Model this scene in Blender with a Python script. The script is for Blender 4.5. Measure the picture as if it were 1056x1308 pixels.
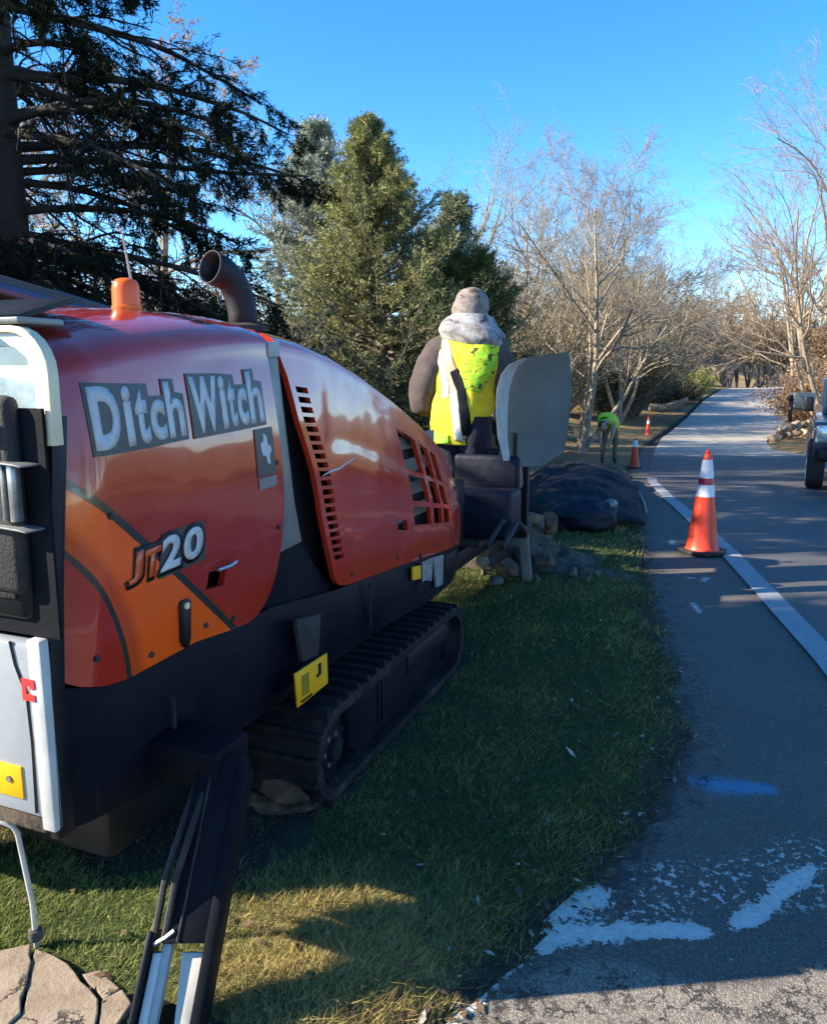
import bpy, bmesh, math, random
import numpy as np
from mathutils import Vector, Matrix, noise

for o in list(bpy.data.objects):
    bpy.data.objects.remove(o)
SC = bpy.context.scene
COL = SC.collection
R_ = math.radians

# ------------------------------------------------------------------ camera, sky, sun
cd = bpy.data.cameras.new("camera")
cam = bpy.data.objects.new("camera", cd); COL.objects.link(cam)
cd.sensor_fit = 'VERTICAL'; cd.sensor_height = 36.0; cd.lens = 27.52
cd.clip_start = 0.05; cd.clip_end = 3000
cam.location = (0, 0, 1.6)
cam.rotation_euler = (R_(90 - 10.15), 0, 0)
SC.camera = cam

SUN_EL, SUN_AZ = 28.0, -96.0          # azimuth clockwise from +Y: the sun stands to the left
SKY_STRENGTH, SUN_STRENGTH, EXPOSURE = 0.135, 5.0, 1.55
W = bpy.data.worlds.new("World"); SC.world = W; W.use_nodes = True
nt = W.node_tree
bg = nt.nodes['Background']; bg.inputs[1].default_value = SKY_STRENGTH
sky = nt.nodes.new('ShaderNodeTexSky'); sky.sky_type = 'NISHITA'; sky.sun_disc = False
sky.sun_elevation = R_(SUN_EL); sky.sun_rotation = R_(SUN_AZ)
sky.air_density = 1.0; sky.dust_density = 0.05; sky.ozone_density = 2.2; sky.altitude = 2500
hs = nt.nodes.new('ShaderNodeHueSaturation'); hs.inputs['Saturation'].default_value = 1.32
nt.links.new(sky.outputs[0], hs.inputs['Color']); nt.links.new(hs.outputs[0], bg.inputs[0])
sd = bpy.data.lights.new("sun", 'SUN'); sd.energy = SUN_STRENGTH; sd.angle = R_(0.5); sd.color = (1.0, 0.9, 0.74)
sun = bpy.data.objects.new("sun", sd); COL.objects.link(sun)
az = R_(SUN_AZ); el = R_(SUN_EL)
to_sun = Vector((math.sin(az) * math.cos(el), math.cos(az) * math.cos(el), math.sin(el)))
sun.rotation_euler = (-to_sun).to_track_quat('-Z', 'Y').to_euler()
sun.location = to_sun * 60
vs = SC.view_settings
vs.view_transform = 'Standard'; vs.look = 'None'; vs.gamma = 1; vs.exposure = EXPOSURE; vs.use_curve_mapping = False
SC.cycles.max_bounces = 7; SC.cycles.transparent_max_bounces = 6
SC.cycles.use_denoising = True

# ------------------------------------------------------------------ helpers
def tag(o, label=None, cat=None, group=None, kind=None):
    if label: o['label'] = label
    if cat: o['category'] = cat
    if group: o['group'] = group
    if kind: o['kind'] = kind
    return o

def empty(name, loc=(0, 0, 0), rz=0.0):
    o = bpy.data.objects.new(name, None); COL.objects.link(o)
    o.location = loc; o.rotation_euler = (0, 0, rz); o.empty_display_size = 0.2
    return o

def link(name, me, mat=None, parent=None, smooth=False):
    o = bpy.data.objects.new(name, me); COL.objects.link(o)
    if mat is not None and len(me.materials) == 0: me.materials.append(mat)
    if parent is not None: o.parent = parent
    if smooth:
        me.polygons.foreach_set('use_smooth', np.ones(len(me.polygons), dtype=bool))
    return o

def auto_smooth(me, deg=35):
    me.polygons.foreach_set('use_smooth', np.ones(len(me.polygons), dtype=bool))
    me.set_sharp_from_angle(angle=R_(deg))

def np_mesh(name, V, F, cols=None, attrs=None):
    V = np.asarray(V, dtype=np.float32); F = np.asarray(F, dtype=np.int32)
    me = bpy.data.meshes.new(name)
    me.vertices.add(len(V)); me.vertices.foreach_set('co', V.ravel())
    k = F.shape[1]; n = len(F)
    me.loops.add(n * k); me.loops.foreach_set('vertex_index', F.ravel())
    me.polygons.add(n)
    me.polygons.foreach_set('loop_start', np.arange(0, n * k, k, dtype=np.int32))
    me.polygons.foreach_set('loop_total', np.full(n, k, dtype=np.int32))
    if cols is not None:
        a = me.color_attributes.new('col', 'FLOAT_COLOR', 'POINT')
        c = np.ones((len(V), 4), dtype=np.float32); c[:, :3] = cols
        a.data.foreach_set('color', c.ravel())
    if attrs:
        for k2, v in attrs.items():
            a = me.attributes.new(k2, 'FLOAT', 'POINT')
            a.data.foreach_set('value', np.asarray(v, dtype=np.float32).ravel())
    me.update(calc_edges=True); me.validate()
    return me

class MB:
    """collects simple shapes into one mesh"""
    def __init__(s): s.v = []; s.f = []
    def add(s, vs, fs):
        b = len(s.v); s.v += [tuple(p) for p in vs]; s.f += [tuple(b + i for i in f) for f in fs]; return s
    def box(s, x0, x1, y0, y1, z0, z1):
        return s.add([(x0,y0,z0),(x1,y0,z0),(x1,y1,z0),(x0,y1,z0),(x0,y0,z1),(x1,y0,z1),(x1,y1,z1),(x0,y1,z1)],
                     [(0,3,2,1),(4,5,6,7),(0,1,5,4),(1,2,6,5),(2,3,7,6),(3,0,4,7)])
    def prism_xz(s, pts, y0, y1):
        n = len(pts)
        vs = [(x, y0, z) for x, z in pts] + [(x, y1, z) for x, z in pts]
        fs = [tuple(range(n)), tuple(range(2*n-1, n-1, -1))]
        fs += [(i, i+n, (i+1) % n + n, (i+1) % n) for i in range(n)]
        return s.add(vs, fs)
    def prism_yz(s, pts, x0, x1):
        n = len(pts)
        vs = [(x0, y, z) for y, z in pts] + [(x1, y, z) for y, z in pts]
        fs = [tuple(range(n-1, -1, -1)), tuple(range(n, 2*n))]
        fs += [(i, (i+1) % n, (i+1) % n + n, i+n) for i in range(n)]
        return s.add(vs, fs)
    def prism_xy(s, pts, z0, z1):
        n = len(pts)
        vs = [(x, y, z0) for x, y in pts] + [(x, y, z1) for x, y in pts]
        fs = [tuple(range(n-1, -1, -1)), tuple(range(n, 2*n))]
        fs += [(i, (i+1) % n, (i+1) % n + n, i+n) for i in range(n)]
        return s.add(vs, fs)
    def tube(s, pts, r, n=10, cap=True):
        pts = [Vector(p) for p in pts]; m = len(pts)
        rs = r if isinstance(r, (list, tuple)) else [r] * m
        vs = []; up = None
        for i, p in enumerate(pts):
            t = (pts[min(i+1, m-1)] - pts[max(i-1, 0)]).normalized()
            if up is None:
                up = t.orthogonal().normalized()
            up = (up - t * up.dot(t)).normalized(); sd_ = t.cross(up)
            for k in range(n):
                a = 2 * math.pi * k / n
                vs.append(p + (up * math.cos(a) + sd_ * math.sin(a)) * rs[i])
        fs = []
        for i in range(m-1):
            for k in range(n):
                fs.append((i*n+k, i*n+(k+1) % n, (i+1)*n+(k+1) % n, (i+1)*n+k))
        if cap:
            fs.append(tuple(range(n-1, -1, -1))); fs.append(tuple(range((m-1)*n, m*n)))
        return s.add(vs, fs)
    def lathe(s, prof, n=24, c=(0, 0, 0), axis='z'):
        """prof: list of (r, h)"""
        vs = []
        for r, h in prof:
            for k in range(n):
                a = 2 * math.pi * k / n; q = (r * math.cos(a), r * math.sin(a), h)
                if axis == 'y': q = (q[0], q[2], q[1])
                if axis == 'x': q = (q[2], q[0], q[1])
                vs.append((c[0]+q[0], c[1]+q[1], c[2]+q[2]))
        m = len(prof)
        fs = [(i*n+k, i*n+(k+1) % n, (i+1)*n+(k+1) % n, (i+1)*n+k) for i in range(m-1) for k in range(n)]
        fs.append(tuple(range(n-1, -1, -1))); fs.append(tuple(range((m-1)*n, m*n)))
        return s.add(vs, fs)
    def build(s, name, mat, parent=None, bevel=0.0, smooth=True, seg=2, deg=35):
        me = bpy.data.meshes.new(name); me.from_pydata(s.v, [], s.f)
        bm = bmesh.new(); bm.from_mesh(me)
        bmesh.ops.recalc_face_normals(bm, faces=bm.faces)
        if bevel > 0:
            ed = [e for e in bm.edges if len(e.link_faces) == 2 and e.calc_face_angle(0) > R_(40)]
            bmesh.ops.bevel(bm, geom=ed, offset=bevel, segments=seg, profile=0.5, affect='EDGES', clamp_overlap=True)
        bm.to_mesh(me); bm.free()
        if smooth: auto_smooth(me, deg)
        return link(name, me, mat, parent)

def copy_tree(o, parent=None):
    c = o.copy(); COL.objects.link(c)
    if parent is not None: c.parent = parent
    for ch in o.children:
        copy_tree(ch, c)
    return c

# ------------------------------------------------------------------ materials
def new_mat(name):
    m = bpy.data.materials.new(name); m.use_nodes = True
    return m, m.node_tree, m.node_tree.nodes['Principled BSDF']

def mat(name, col, rough=0.6, metal=0.0, coat=0.0, var=0.12, scale=8.0, bump=0.0, bscale=60.0, col2=None, spec=0.5, detail=6.0, contrast=(0.35, 0.65), rvar=0.0):
    m, t, b = new_mat(name)
    b.inputs['Roughness'].default_value = rough; b.inputs['Metallic'].default_value = metal
    b.inputs['Coat Weight'].default_value = coat; b.inputs['Coat Roughness'].default_value = 0.06
    b.inputs['Specular IOR Level'].default_value = spec
    tc = t.nodes.new('ShaderNodeTexCoord')
    n = t.nodes.new('ShaderNodeTexNoise'); n.inputs['Scale'].default_value = scale; n.inputs['Detail'].default_value = detail
    n.inputs['Roughness'].default_value = 0.65
    t.links.new(tc.outputs['Object'], n.inputs['Vector'])
    rp = t.nodes.new('ShaderNodeValToRGB')
    c1 = [c * (1 - var) for c in col]; c2 = [min(1, c * (1 + var)) for c in col] if col2 is None else col2
    rp.color_ramp.elements[0].position = contrast[0]; rp.color_ramp.elements[1].position = contrast[1]
    rp.color_ramp.elements[0].color = (*c1, 1); rp.color_ramp.elements[1].color = (*c2, 1)
    t.links.new(n.outputs['Fac'], rp.inputs[0]); t.links.new(rp.outputs[0], b.inputs['Base Color'])
    if rvar > 0:
        mr = t.nodes.new('ShaderNodeMapRange'); mr.inputs[1].default_value = 0.3; mr.inputs[2].default_value = 0.7
        mr.inputs[3].default_value = max(0.02, rough - rvar); mr.inputs[4].default_value = min(1, rough + rvar)
        n3 = t.nodes.new('ShaderNodeTexNoise'); n3.inputs['Scale'].default_value = scale * 0.6; n3.inputs['Detail'].default_value = 8
        t.links.new(tc.outputs['Object'], n3.inputs['Vector']); t.links.new(n3.outputs['Fac'], mr.inputs[0]); t.links.new(mr.outputs[0], b.inputs['Roughness'])
    if bump > 0:
        n2 = t.nodes.new('ShaderNodeTexNoise'); n2.inputs['Scale'].default_value = bscale; n2.inputs['Detail'].default_value = 8
        t.links.new(tc.outputs['Object'], n2.inputs['Vector'])
        bp = t.nodes.new('ShaderNodeBump'); bp.inputs['Strength'].default_value = bump; bp.inputs['Distance'].default_value = 0.01
        t.links.new(n2.outputs['Fac'], bp.inputs['Height']); t.links.new(bp.outputs[0], b.inputs['Normal'])
    return m

def attr_mat(name, rough=0.7, trans=0.0, spec=0.25, mul=1.0):
    """colour from the per-leaf colour attribute, optional translucency"""
    m, t, b = new_mat(name)
    a = t.nodes.new('ShaderNodeAttribute'); a.attribute_name = 'col'
    b.inputs['Roughness'].default_value = rough; b.inputs['Specular IOR Level'].default_value = spec
    t.links.new(a.outputs['Color'], b.inputs['Base Color'])
    if trans > 0:
        tr = t.nodes.new('ShaderNodeBsdfTranslucent'); t.links.new(a.outputs['Color'], tr.inputs['Color'])
        mx = t.nodes.new('ShaderNodeMixShader'); mx.inputs[0].default_value = trans
        t.links.new(b.outputs[0], mx.inputs[1]); t.links.new(tr.outputs[0], mx.inputs[2])
        t.links.new(mx.outputs[0], t.nodes['Material Output'].inputs['Surface'])
    return m

M = {}
M['black'] = mat('black_paint', (0.007, 0.008, 0.011), 0.45, spec=.3, var=0.35, scale=5, bump=0.05, bscale=150, rvar=0.12)
M['legblack'] = mat('matt_black_steel', (0.005, 0.006, 0.009), 0.7, var=.3, scale=8, bump=.1, spec=.12)
M['skirt'] = mat('dusty_black_steel', (0.0055, 0.008, 0.0145), 0.48, var=0.35, scale=3, bump=0.06, bscale=90, rvar=0.14, spec=.10, col2=(0.011, 0.014, 0.020))
M['rubber'] = mat('rubber', (0.014, 0.014, 0.015), 0.75, var=0.3, scale=12, bump=0.25, bscale=120, col2=(0.035, 0.03, 0.025))
M['muddy'] = mat('muddy_rubber', (0.010, 0.010, 0.011), 0.8, var=0.2, scale=7, bump=0.6, bscale=45, col2=(0.075, 0.055, 0.038), contrast=(0.50, 0.75), spec=.3)
M['mud'] = mat('dry_mud', (0.05, 0.035, 0.022), 0.95, var=0.4, scale=14, bump=0.8, bscale=30, col2=(0.12, 0.082, 0.05))
M['steel'] = mat('worn_steel', (0.35, 0.35, 0.36), 0.38, 0.8, var=0.25, scale=20, rvar=0.12)
M['chrome'] = mat('chrome_rod', (0.75, 0.76, 0.78), 0.12, 1.0, var=0.05)
M['silver'] = mat('silver_paint', (0.35, 0.36, 0.365), 0.45, 0.0, var=0.12, scale=4, bump=0.03, rvar=0.1)
M['cream'] = mat('cream_paint', (0.72, 0.62, 0.42), 0.5, var=0.08, scale=10)
M['greyplate'] = mat('grey_plate', (0.22, 0.22, 0.20), 0.45, 0.3, var=0.15, scale=6, rvar=0.1)
M['greyplastic'] = mat('grey_moulded_panel', (0.135, 0.125, 0.108), 0.62, var=0.14, scale=3, bump=0.08, bscale=70, rvar=0.1)
M['edgegrey'] = mat('pale_rim', (0.42, 0.42, 0.40), 0.6, var=0.15, scale=12)
M['yellow'] = mat('yellow_label', (0.90, 0.42, 0.004), 0.5, var=0.08, scale=14)
M['white'] = mat('white_paint', (0.62, 0.62, 0.60), 0.5, var=0.1, scale=10)
M['letter'] = mat('letter_silver', (0.52, 0.53, 0.52), 0.42, var=0.1, scale=8)
M['decal'] = mat('decal_dark_grey', (0.055, 0.055, 0.05), 0.4, var=0.2, scale=12)
M['decal2'] = mat('decal_mid_grey', (0.20, 0.20, 0.19), 0.4, var=0.15, scale=12)
M['orange_letter'] = mat('orange_letter', (0.72, 0.10, 0.02), 0.35, coat=0.5, var=0.05)
M['redmark'] = mat('red_mark', (0.65, 0.03, 0.03), 0.5, var=0.05)
M['duct'] = mat('silver_tape', (0.33, 0.34, 0.34), 0.35, 0.4, var=0.3, scale=30, bump=0.5, bscale=60)
M['glass'] = mat('pale_glass', (0.33, 0.42, 0.46), 0.08, 0.0, coat=1.0, var=0.25, scale=12)
M['bark'] = mat('bark', (0.16, 0.125, 0.095), 0.9, var=0.35, scale=9, bump=0.6, bscale=30)
M['barkpale'] = mat('pale_bark', (0.30, 0.235, 0.165), 0.9, var=0.3, scale=6, bump=0.5, bscale=25)
M['barkgrey'] = mat('grey_bark', (0.29, 0.245, 0.18), 0.9, var=0.3, scale=6, bump=0.5, bscale=25)
M['twigred'] = mat('reddish_twig', (0.30, 0.225, 0.15), 0.9, var=0.3, scale=4)
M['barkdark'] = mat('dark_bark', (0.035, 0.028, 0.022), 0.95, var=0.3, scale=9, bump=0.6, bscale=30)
M['leaf'] = attr_mat('leaf', 0.6, 0.22)
M['needle'] = attr_mat('needle', 0.8, 0.16, .12)
M['grass'] = attr_mat('grass_blade', 0.6, 0.25)
M['litter'] = attr_mat('litter', 0.85, 0.1)
M['rock'] = mat('rock', (0.085, 0.060, 0.040), 0.95, var=0.35, scale=6, bump=0.9, bscale=18, col2=(0.20, 0.14, 0.09))
M['rockgrey'] = mat('rock_grey', (0.06, 0.055, 0.05), 0.95, var=0.35, scale=6, bump=0.7, bscale=18, col2=(0.13, 0.12, 0.105))
M['rockpale'] = mat('rock_pale', (0.30, 0.235, 0.165), 0.9, var=0.25, scale=6, bump=0.7, bscale=18)
M['dirt'] = mat('soil', (0.06, 0.045, 0.03), 0.95, var=0.4, scale=10, bump=0.9, bscale=30, col2=(0.12, 0.09, 0.06))
M['tarp'] = mat('dark_tarp', (0.008, 0.009, 0.012), 0.75, var=0.3, scale=4, bump=0.9, bscale=7, spec=.25)
M['sack'] = mat('navy_sack', (0.006, 0.008, 0.018), 0.6, var=0.25, scale=6, bump=0.8, bscale=11, spec=.3)
M['vest'] = mat('hi_vis_yellow', (0.70, 0.55, 0.015), 0.8, var=0.22, scale=7, bump=0.9, bscale=9)
M['vestgreen'] = mat('hi_vis_green', (0.26, 0.62, 0.03), 0.75, var=0.15, scale=9, bump=0.25, bscale=25)
M['lime'] = mat('hi_vis_lime', (0.55, 0.68, 0.04), 0.75, var=0.12, scale=12, bump=0.2, bscale=25)
M['tape'] = mat('reflective_tape', (0.62, 0.60, 0.54), 0.5, var=0.1, scale=18)
M['tapetan'] = mat('reflective_tape_tan', (0.42, 0.31, 0.18), 0.55, var=0.1, scale=18)
M['cone'] = mat('cone_orange', (0.80, 0.055, 0.018), 0.45, var=0.08, scale=5, rvar=0.1, bump=0.03)
M['band'] = mat('cone_white_band', (0.72, 0.72, 0.74), 0.35, var=0.06, scale=9)
M['bandred'] = mat('cone_red_band', (0.45, 0.02, 0.05), 0.35, var=0.1)
M['carpaint'] = mat('navy_car_paint', (0.010, 0.016, 0.032), 0.25, 0.0, coat=1.0, var=0.1)
M['carglass'] = mat('car_glass', (0.03, 0.04, 0.045), 0.05, 0.0, coat=1.0, var=0.1)
M['lamp'] = mat('headlight_glass', (0.45, 0.50, 0.52), 0.15, 0.3, coat=1.0, var=0.35, scale=14)
M['mailgrey'] = mat('mailbox_grey', (0.23, 0.235, 0.21), 0.5, 0.2, var=0.1)
M['wood'] = mat('weathered_wood', (0.17, 0.14, 0.11), 0.85, var=0.3, scale=10, bump=0.3)
M['skin'] = mat('skin', (0.42, 0.25, 0.17), 0.55, var=0.08)
M['eye'] = mat('eye', (0.03, 0.02, 0.02), 0.2, var=0.1)
M['jeans'] = mat('dark_jeans', (0.010, 0.013, 0.026), 0.85, var=0.3, scale=6, bump=0.5, bscale=20)
M['sleeve'] = mat('brown_sleeve', (0.075, 0.055, 0.048), 0.9, var=0.35, scale=6, bump=0.9, bscale=11)
M['tan_trousers'] = mat('tan_trousers', (0.20, 0.14, 0.085), 0.85, var=0.2, scale=6, bump=0.4, bscale=18)
M['boots'] = mat('boots', (0.03, 0.022, 0.016), 0.7, var=0.2)

# hooded sweatshirt: grey with darker camouflage blotches
def hoodie_mat(name, a, b2, c, sc=9):
    m, t, b = new_mat(name); b.inputs['Roughness'].default_value = 0.9
    tc = t.nodes.new('ShaderNodeTexCoord'); n = t.nodes.new('ShaderNodeTexNoise'); n.inputs['Scale'].default_value = sc; n.inputs['Detail'].default_value = 3
    mp = t.nodes.new('ShaderNodeMapping'); mp.inputs['Scale'].default_value = (1, 1, 1.4); t.links.new(tc.outputs['Object'], mp.inputs['Vector'])
    n.inputs['Distortion'].default_value = 1.2
    t.links.new(mp.outputs[0], n.inputs['Vector'])
    r = t.nodes.new('ShaderNodeValToRGB'); e = r.color_ramp.elements
    e[0].position = 0.36; e[0].color = (*c, 1); e[1].position = 0.60; e[1].color = (*a, 1)
    e2 = e.new(0.44); e2.color = (*b2, 1)
    t.links.new(n.outputs['Fac'], r.inputs[0]); t.links.new(r.outputs[0], b.inputs['Base Color'])
    n2 = t.nodes.new('ShaderNodeTexNoise'); n2.inputs['Scale'].default_value = 28; t.links.new(tc.outputs['Object'], n2.inputs['Vector'])
    bp = t.nodes.new('ShaderNodeBump'); bp.inputs['Strength'].default_value = 0.5; bp.inputs['Distance'].default_value = 0.01
    t.links.new(n2.outputs['Fac'], bp.inputs['Height']); t.links.new(bp.outputs[0], b.inputs['Normal'])
    return m
M['hoodie'] = hoodie_mat('camouflage_hood', (0.25, 0.205, 0.18), (0.17, 0.13, 0.115), (0.06, 0.045, 0.04))
M['vestprint'] = hoodie_mat('printed_green', (0.26, 0.60, 0.03), (0.50, 0.58, 0.02), (0.03, 0.05, 0.02), 14)
M['scarf'] = hoodie_mat('pale_grey_cowl', (0.32, 0.315, 0.32), (0.20, 0.185, 0.18), (0.08, 0.07, 0.065), 7)

# red hood paint with printed orange stripe and dark pinstripes (object coordinates = machine frame, x along, z up)
def hood_paint(name, stripe, ca=(.52, .030, .012), cb=(.60, .046, .018)):
    m, t, b = new_mat(name)
    L = t.links.new
    def N(typ, **kw):
        n = t.nodes.new(typ)
        for k, v in kw.items(): setattr(n, k, v)
        return n
    def math_(op, a, b_=None, c=None):
        n = N('ShaderNodeMath', operation=op)
        for i, q in enumerate((a, b_, c)):
            if q is None: continue
            if isinstance(q, (int, float)): n.inputs[i].default_value = q
            else: L(q, n.inputs[i])
        return n.outputs[0]
    def mix(f, a, b_):
        n = N('ShaderNodeMix', data_type='RGBA')
        L(f, n.inputs[0])
        for i, q in ((6, a), (7, b_)):
            if isinstance(q, tuple): n.inputs[i].default_value = (*q, 1)
            else: L(q, n.inputs[i])
        return n.outputs[2]
    tc = N('ShaderNodeTexCoord')
    n1 = N('ShaderNodeTexNoise'); n1.inputs['Scale'].default_value = 2.5; n1.inputs['Detail'].default_value = 8; L(tc.outputs['Object'], n1.inputs['Vector'])
    rp = N('ShaderNodeValToRGB'); rp.color_ramp.elements[0].position = 0.3; rp.color_ramp.elements[1].position = 0.75
    rp.color_ramp.elements[0].color = (*ca, 1); rp.color_ramp.elements[1].color = (*cb, 1)
    L(n1.outputs['Fac'], rp.inputs[0]); col = rp.outputs[0]
    if stripe:
        sx = N('ShaderNodeSeparateXYZ'); L(tc.outputs['Object'], sx.inputs[0]); s, z = sx.outputs[0], sx.outputs[2]
        # line 1 through (-0.841,1.348) and (-0.205,0.79)
        dx, dz = 0.636, -0.558; ln = math.hypot(dx, dz)
        d1 = math_('ADD', math_('MULTIPLY', math_('ADD', s, 0.841), -dz / ln), math_('MULTIPLY', math_('SUBTRACT', z, 1.348), dx / ln))
        # curve 2: s = -0.682 - 0.40 w + ... measured upward from the bottom edge
        w = math_('SUBTRACT', z, 0.80)
        c2 = math_('SUBTRACT', math_('SUBTRACT', -0.680, math_('MULTIPLY', w, 0.16)), math_('MULTIPLY', math_('MULTIPLY', w, w), 0.80))
        d2 = math_('SUBTRACT', s, c2)
        org = math_('MULTIPLY', math_('LESS_THAN', d1, 0.0), math_('GREATER_THAN', d2, 0.0))
        fade = N('ShaderNodeMapRange'); fade.inputs[1].default_value = 0.035; fade.inputs[2].default_value = 0.075; L(d2, fade.inputs[0])
        ocol = mix(fade.outputs[0], (0.62, 0.065, 0.012), (0.97, 0.115, 0.009))
        col = mix(org, col, ocol)
        l1 = math_('MULTIPLY', math_('LESS_THAN', math_('ABSOLUTE', d1), 0.011), math_('GREATER_THAN', d2, 0.0))
        l2 = math_('MULTIPLY', math_('LESS_THAN', math_('ABSOLUTE', d2), 0.009), math_('LESS_THAN', d1, 0.0))
        col = mix(math_('MAXIMUM', l1, l2), col, (0.035, 0.035, 0.028))
    # dust and scuffs
    n2 = N('ShaderNodeTexNoise'); n2.inputs['Scale'].default_value = 9; n2.inputs['Detail'].default_value = 10; n2.inputs['Roughness'].default_value = 0.75
    mp = N('ShaderNodeMapping'); mp.inputs['Scale'].default_value = (1, 1, 0.35); L(tc.outputs['Object'], mp.inputs['Vector']); L(mp.outputs[0], n2.inputs['Vector'])
    mr = N('ShaderNodeMapRange'); mr.inputs[1].default_value = 0.52; mr.inputs[2].default_value = 0.85; mr.inputs[4].default_value = 0.10; L(n2.outputs['Fac'], mr.inputs[0])
    col = mix(mr.outputs[0], col, (0.42, 0.30, 0.22))
    L(col, b.inputs['Base Color'])
    rr = N('ShaderNodeMapRange'); rr.inputs[1].default_value = 0.35; rr.inputs[2].default_value = 0.8; rr.inputs[3].default_value = 0.10; rr.inputs[4].default_value = 0.32
    L(n2.outputs['Fac'], rr.inputs[0]); L(rr.outputs[0], b.inputs['Roughness'])
    b.inputs['Coat Weight'].default_value = 0.9; b.inputs['Coat Roughness'].default_value = 0.05
    n3 = N('ShaderNodeTexNoise'); n3.inputs['Scale'].default_value = 2.6; n3.inputs['Detail'].default_value = 2; L(tc.outputs['Object'], n3.inputs['Vector'])
    bp = N('ShaderNodeBump'); bp.inputs['Strength'].default_value = 0.35; bp.inputs['Distance'].default_value = 0.03
    L(n3.outputs['Fac'], bp.inputs['Height']); L(bp.outputs[0], b.inputs['Coat Normal']); 
    bp2 = N('ShaderNodeBump'); bp2.inputs['Strength'].default_value = 0.12; bp2.inputs['Distance'].default_value = 0.03
    L(n3.outputs['Fac'], bp2.inputs['Height']); L(bp2.outputs[0], b.inputs['Normal'])
    return m
M['hood_striped'] = hood_paint('red_hood_paint_striped', True, (.40, .021, .011), (.47, .032, .015))
M['hood'] = hood_paint('red_hood_paint', False)
m_, t_, b_ = new_mat('beacon_amber'); b_.inputs['Base Color'].default_value = (0.95, 0.16, 0.01, 1); b_.inputs['Roughness'].default_value = 0.25
b_.inputs['Transmission Weight'].default_value = 0.25; M['amber'] = m_

# ------------------------------------------------------------------ terrain functions
def interp(x, xs, ys): return np.interp(x, xs, ys)
ZR_Y = [0, 7, 10, 14, 18, 24, 32, 42, 55, 70, 80, 110, 160, 260, 500]
ZR_Z = [-.03, -.03, -.12, -.31, -.55, -.76, -.92, -.80, -.35, .06, .0, -.6, 5.0, 16, 24]
def zr(Y): return np.interp(Y, ZR_Y, ZR_Z)
E_Y = [-4, .5, 1.0, 1.74, 2.3, 2.86, 3.42, 5.13, 7, 9.8, 13, 17.5, 24, 30, 42, 55, 70, 90, 120]
E_X = [-3.2, -1.2, -.62, .10, .62, 1.03, 1.28, 1.66, 2.12, 2.84, 3.6, 4.9, 7.0, 9.2, 14.4, 20, 27, 37, 52]
def EX(Y): return np.interp(Y, E_Y, E_X)
W_Y = [-4, 0, 2, 4.24, 7.77, 11, 13.5, 17.5, 24, 30, 42, 55, 70, 90, 120]
W_X = [0.6, 1.35, 1.85, 2.37, 3.02, 3.62, 4.15, 5.3, 7.4, 9.5, 14.6, 20.2, 27.2, 37.2, 52.2]
def WX(Y): return np.interp(Y, W_Y, W_X)
RX_Y = [-4, 12, 19, 24, 28, 42, 55, 70, 90, 120]
RX_X = [9.6, 10.4, 10.7, 11.0, 12.6, 20, 27, 35.5, 46, 61]
def RX(Y): return np.interp(Y, RX_Y, RX_X)
def smooth(a, b, x):
    t = np.clip((x - a) / (b - a), 0, 1); return t * t * (3 - 2 * t)
def gz(X, Y):
    """ground height"""
    X = np.asarray(X, float); Y = np.asarray(Y, float)
    z = zr(Y)
    dl = EX(Y) - X                       # > 0 on the lawn side
    dl = dl + (.030 * np.sin(Y * 7.3 + X * 2.1) + .018 * np.sin(Y * 19 + 1.3) + .010 * np.sin(Y * 41 + X * 13)) * smooth(9, 5, Y) * smooth(.6, .3, np.abs(dl))
    lawn = smooth(0.0, 0.35, dl) * 0.035 + smooth(0.5, 8, dl) * 0.25 * smooth(6, 14, Y) + smooth(1, 14, dl) * 1.3 * smooth(9, 24, Y)
    dr = X - RX(Y)
    right = smooth(0.0, 0.5, dr) * 0.06 + smooth(0.5, 12, dr) * 0.8 * smooth(10, 30, Y)
    under = -0.06 * smooth(0.0, -0.06, dl) * smooth(0.0, -0.06, dr)
    wob = 0.02 * np.sin(X * 1.7 + Y * .9) * np.sin(Y * 1.3 - X * .6) * smooth(0.2, 1.0, dl) * smooth(4, 9, Y)
    return z + lawn + right + under + wob
def gzf(x, y): return float(gz(x, y))

# ------------------------------------------------------------------ ground sheet
ys = np.concatenate([np.arange(-60, -4, 8), np.arange(-4, 1, .5), np.arange(1, 4.5, .05), np.arange(4.5, 9, .12), np.arange(9, 24, .3), np.arange(24, 120, 1.5), [130, 150, 180, 230, 300, 400, 600, 900]])
us = np.concatenate([[-700, -400, -200, -120, -80], np.arange(-60, -12, 3), np.arange(-12, -3, .6), np.arange(-3, -.5, .1), np.arange(-.5, .5, .03), np.arange(.5, 3.2, .1), np.arange(3.2, 12, .4), np.arange(12, 60, 3), [70, 100, 160, 300, 600]])
# near rows follow the lawn edge so that the border is resolved
rowX = EX(ys)[:, None] * np.exp(-np.abs(us[None, :]) / 25) + us[None, :]
Yg = np.repeat(ys[:, None], len(us), 1)
Zg = gz(rowX, Yg)
nr, nc = rowX.shape
V = np.stack([rowX, Yg, Zg], -1).reshape(-1, 3)
idx = np.arange(nr * nc).reshape(nr, nc)
F = np.stack([idx[:-1, :-1], idx[:-1, 1:], idx[1:, 1:], idx[1:, :-1]], -1).reshape(-1, 4)
dlv = np.where(rowX > RX(Yg) - .5, 5.0, EX(Yg) - rowX).ravel(); drv = (rowX - RX(Yg)).ravel()
farm = (smooth(9, 13, Yg)).ravel()
def straw_f(x, y): return np.clip(1 - ((x + .22) / .50) ** 2, 0, 1) * np.clip((2.42 - y) / .35, 0, 1)      # worn strawy turf by the leg
lgx = (rowX + .356) * .375 + (Yg - 2.536) * .927; lgy = -(rowX + .356) * .927 + (Yg - 2.536) * .375
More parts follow.
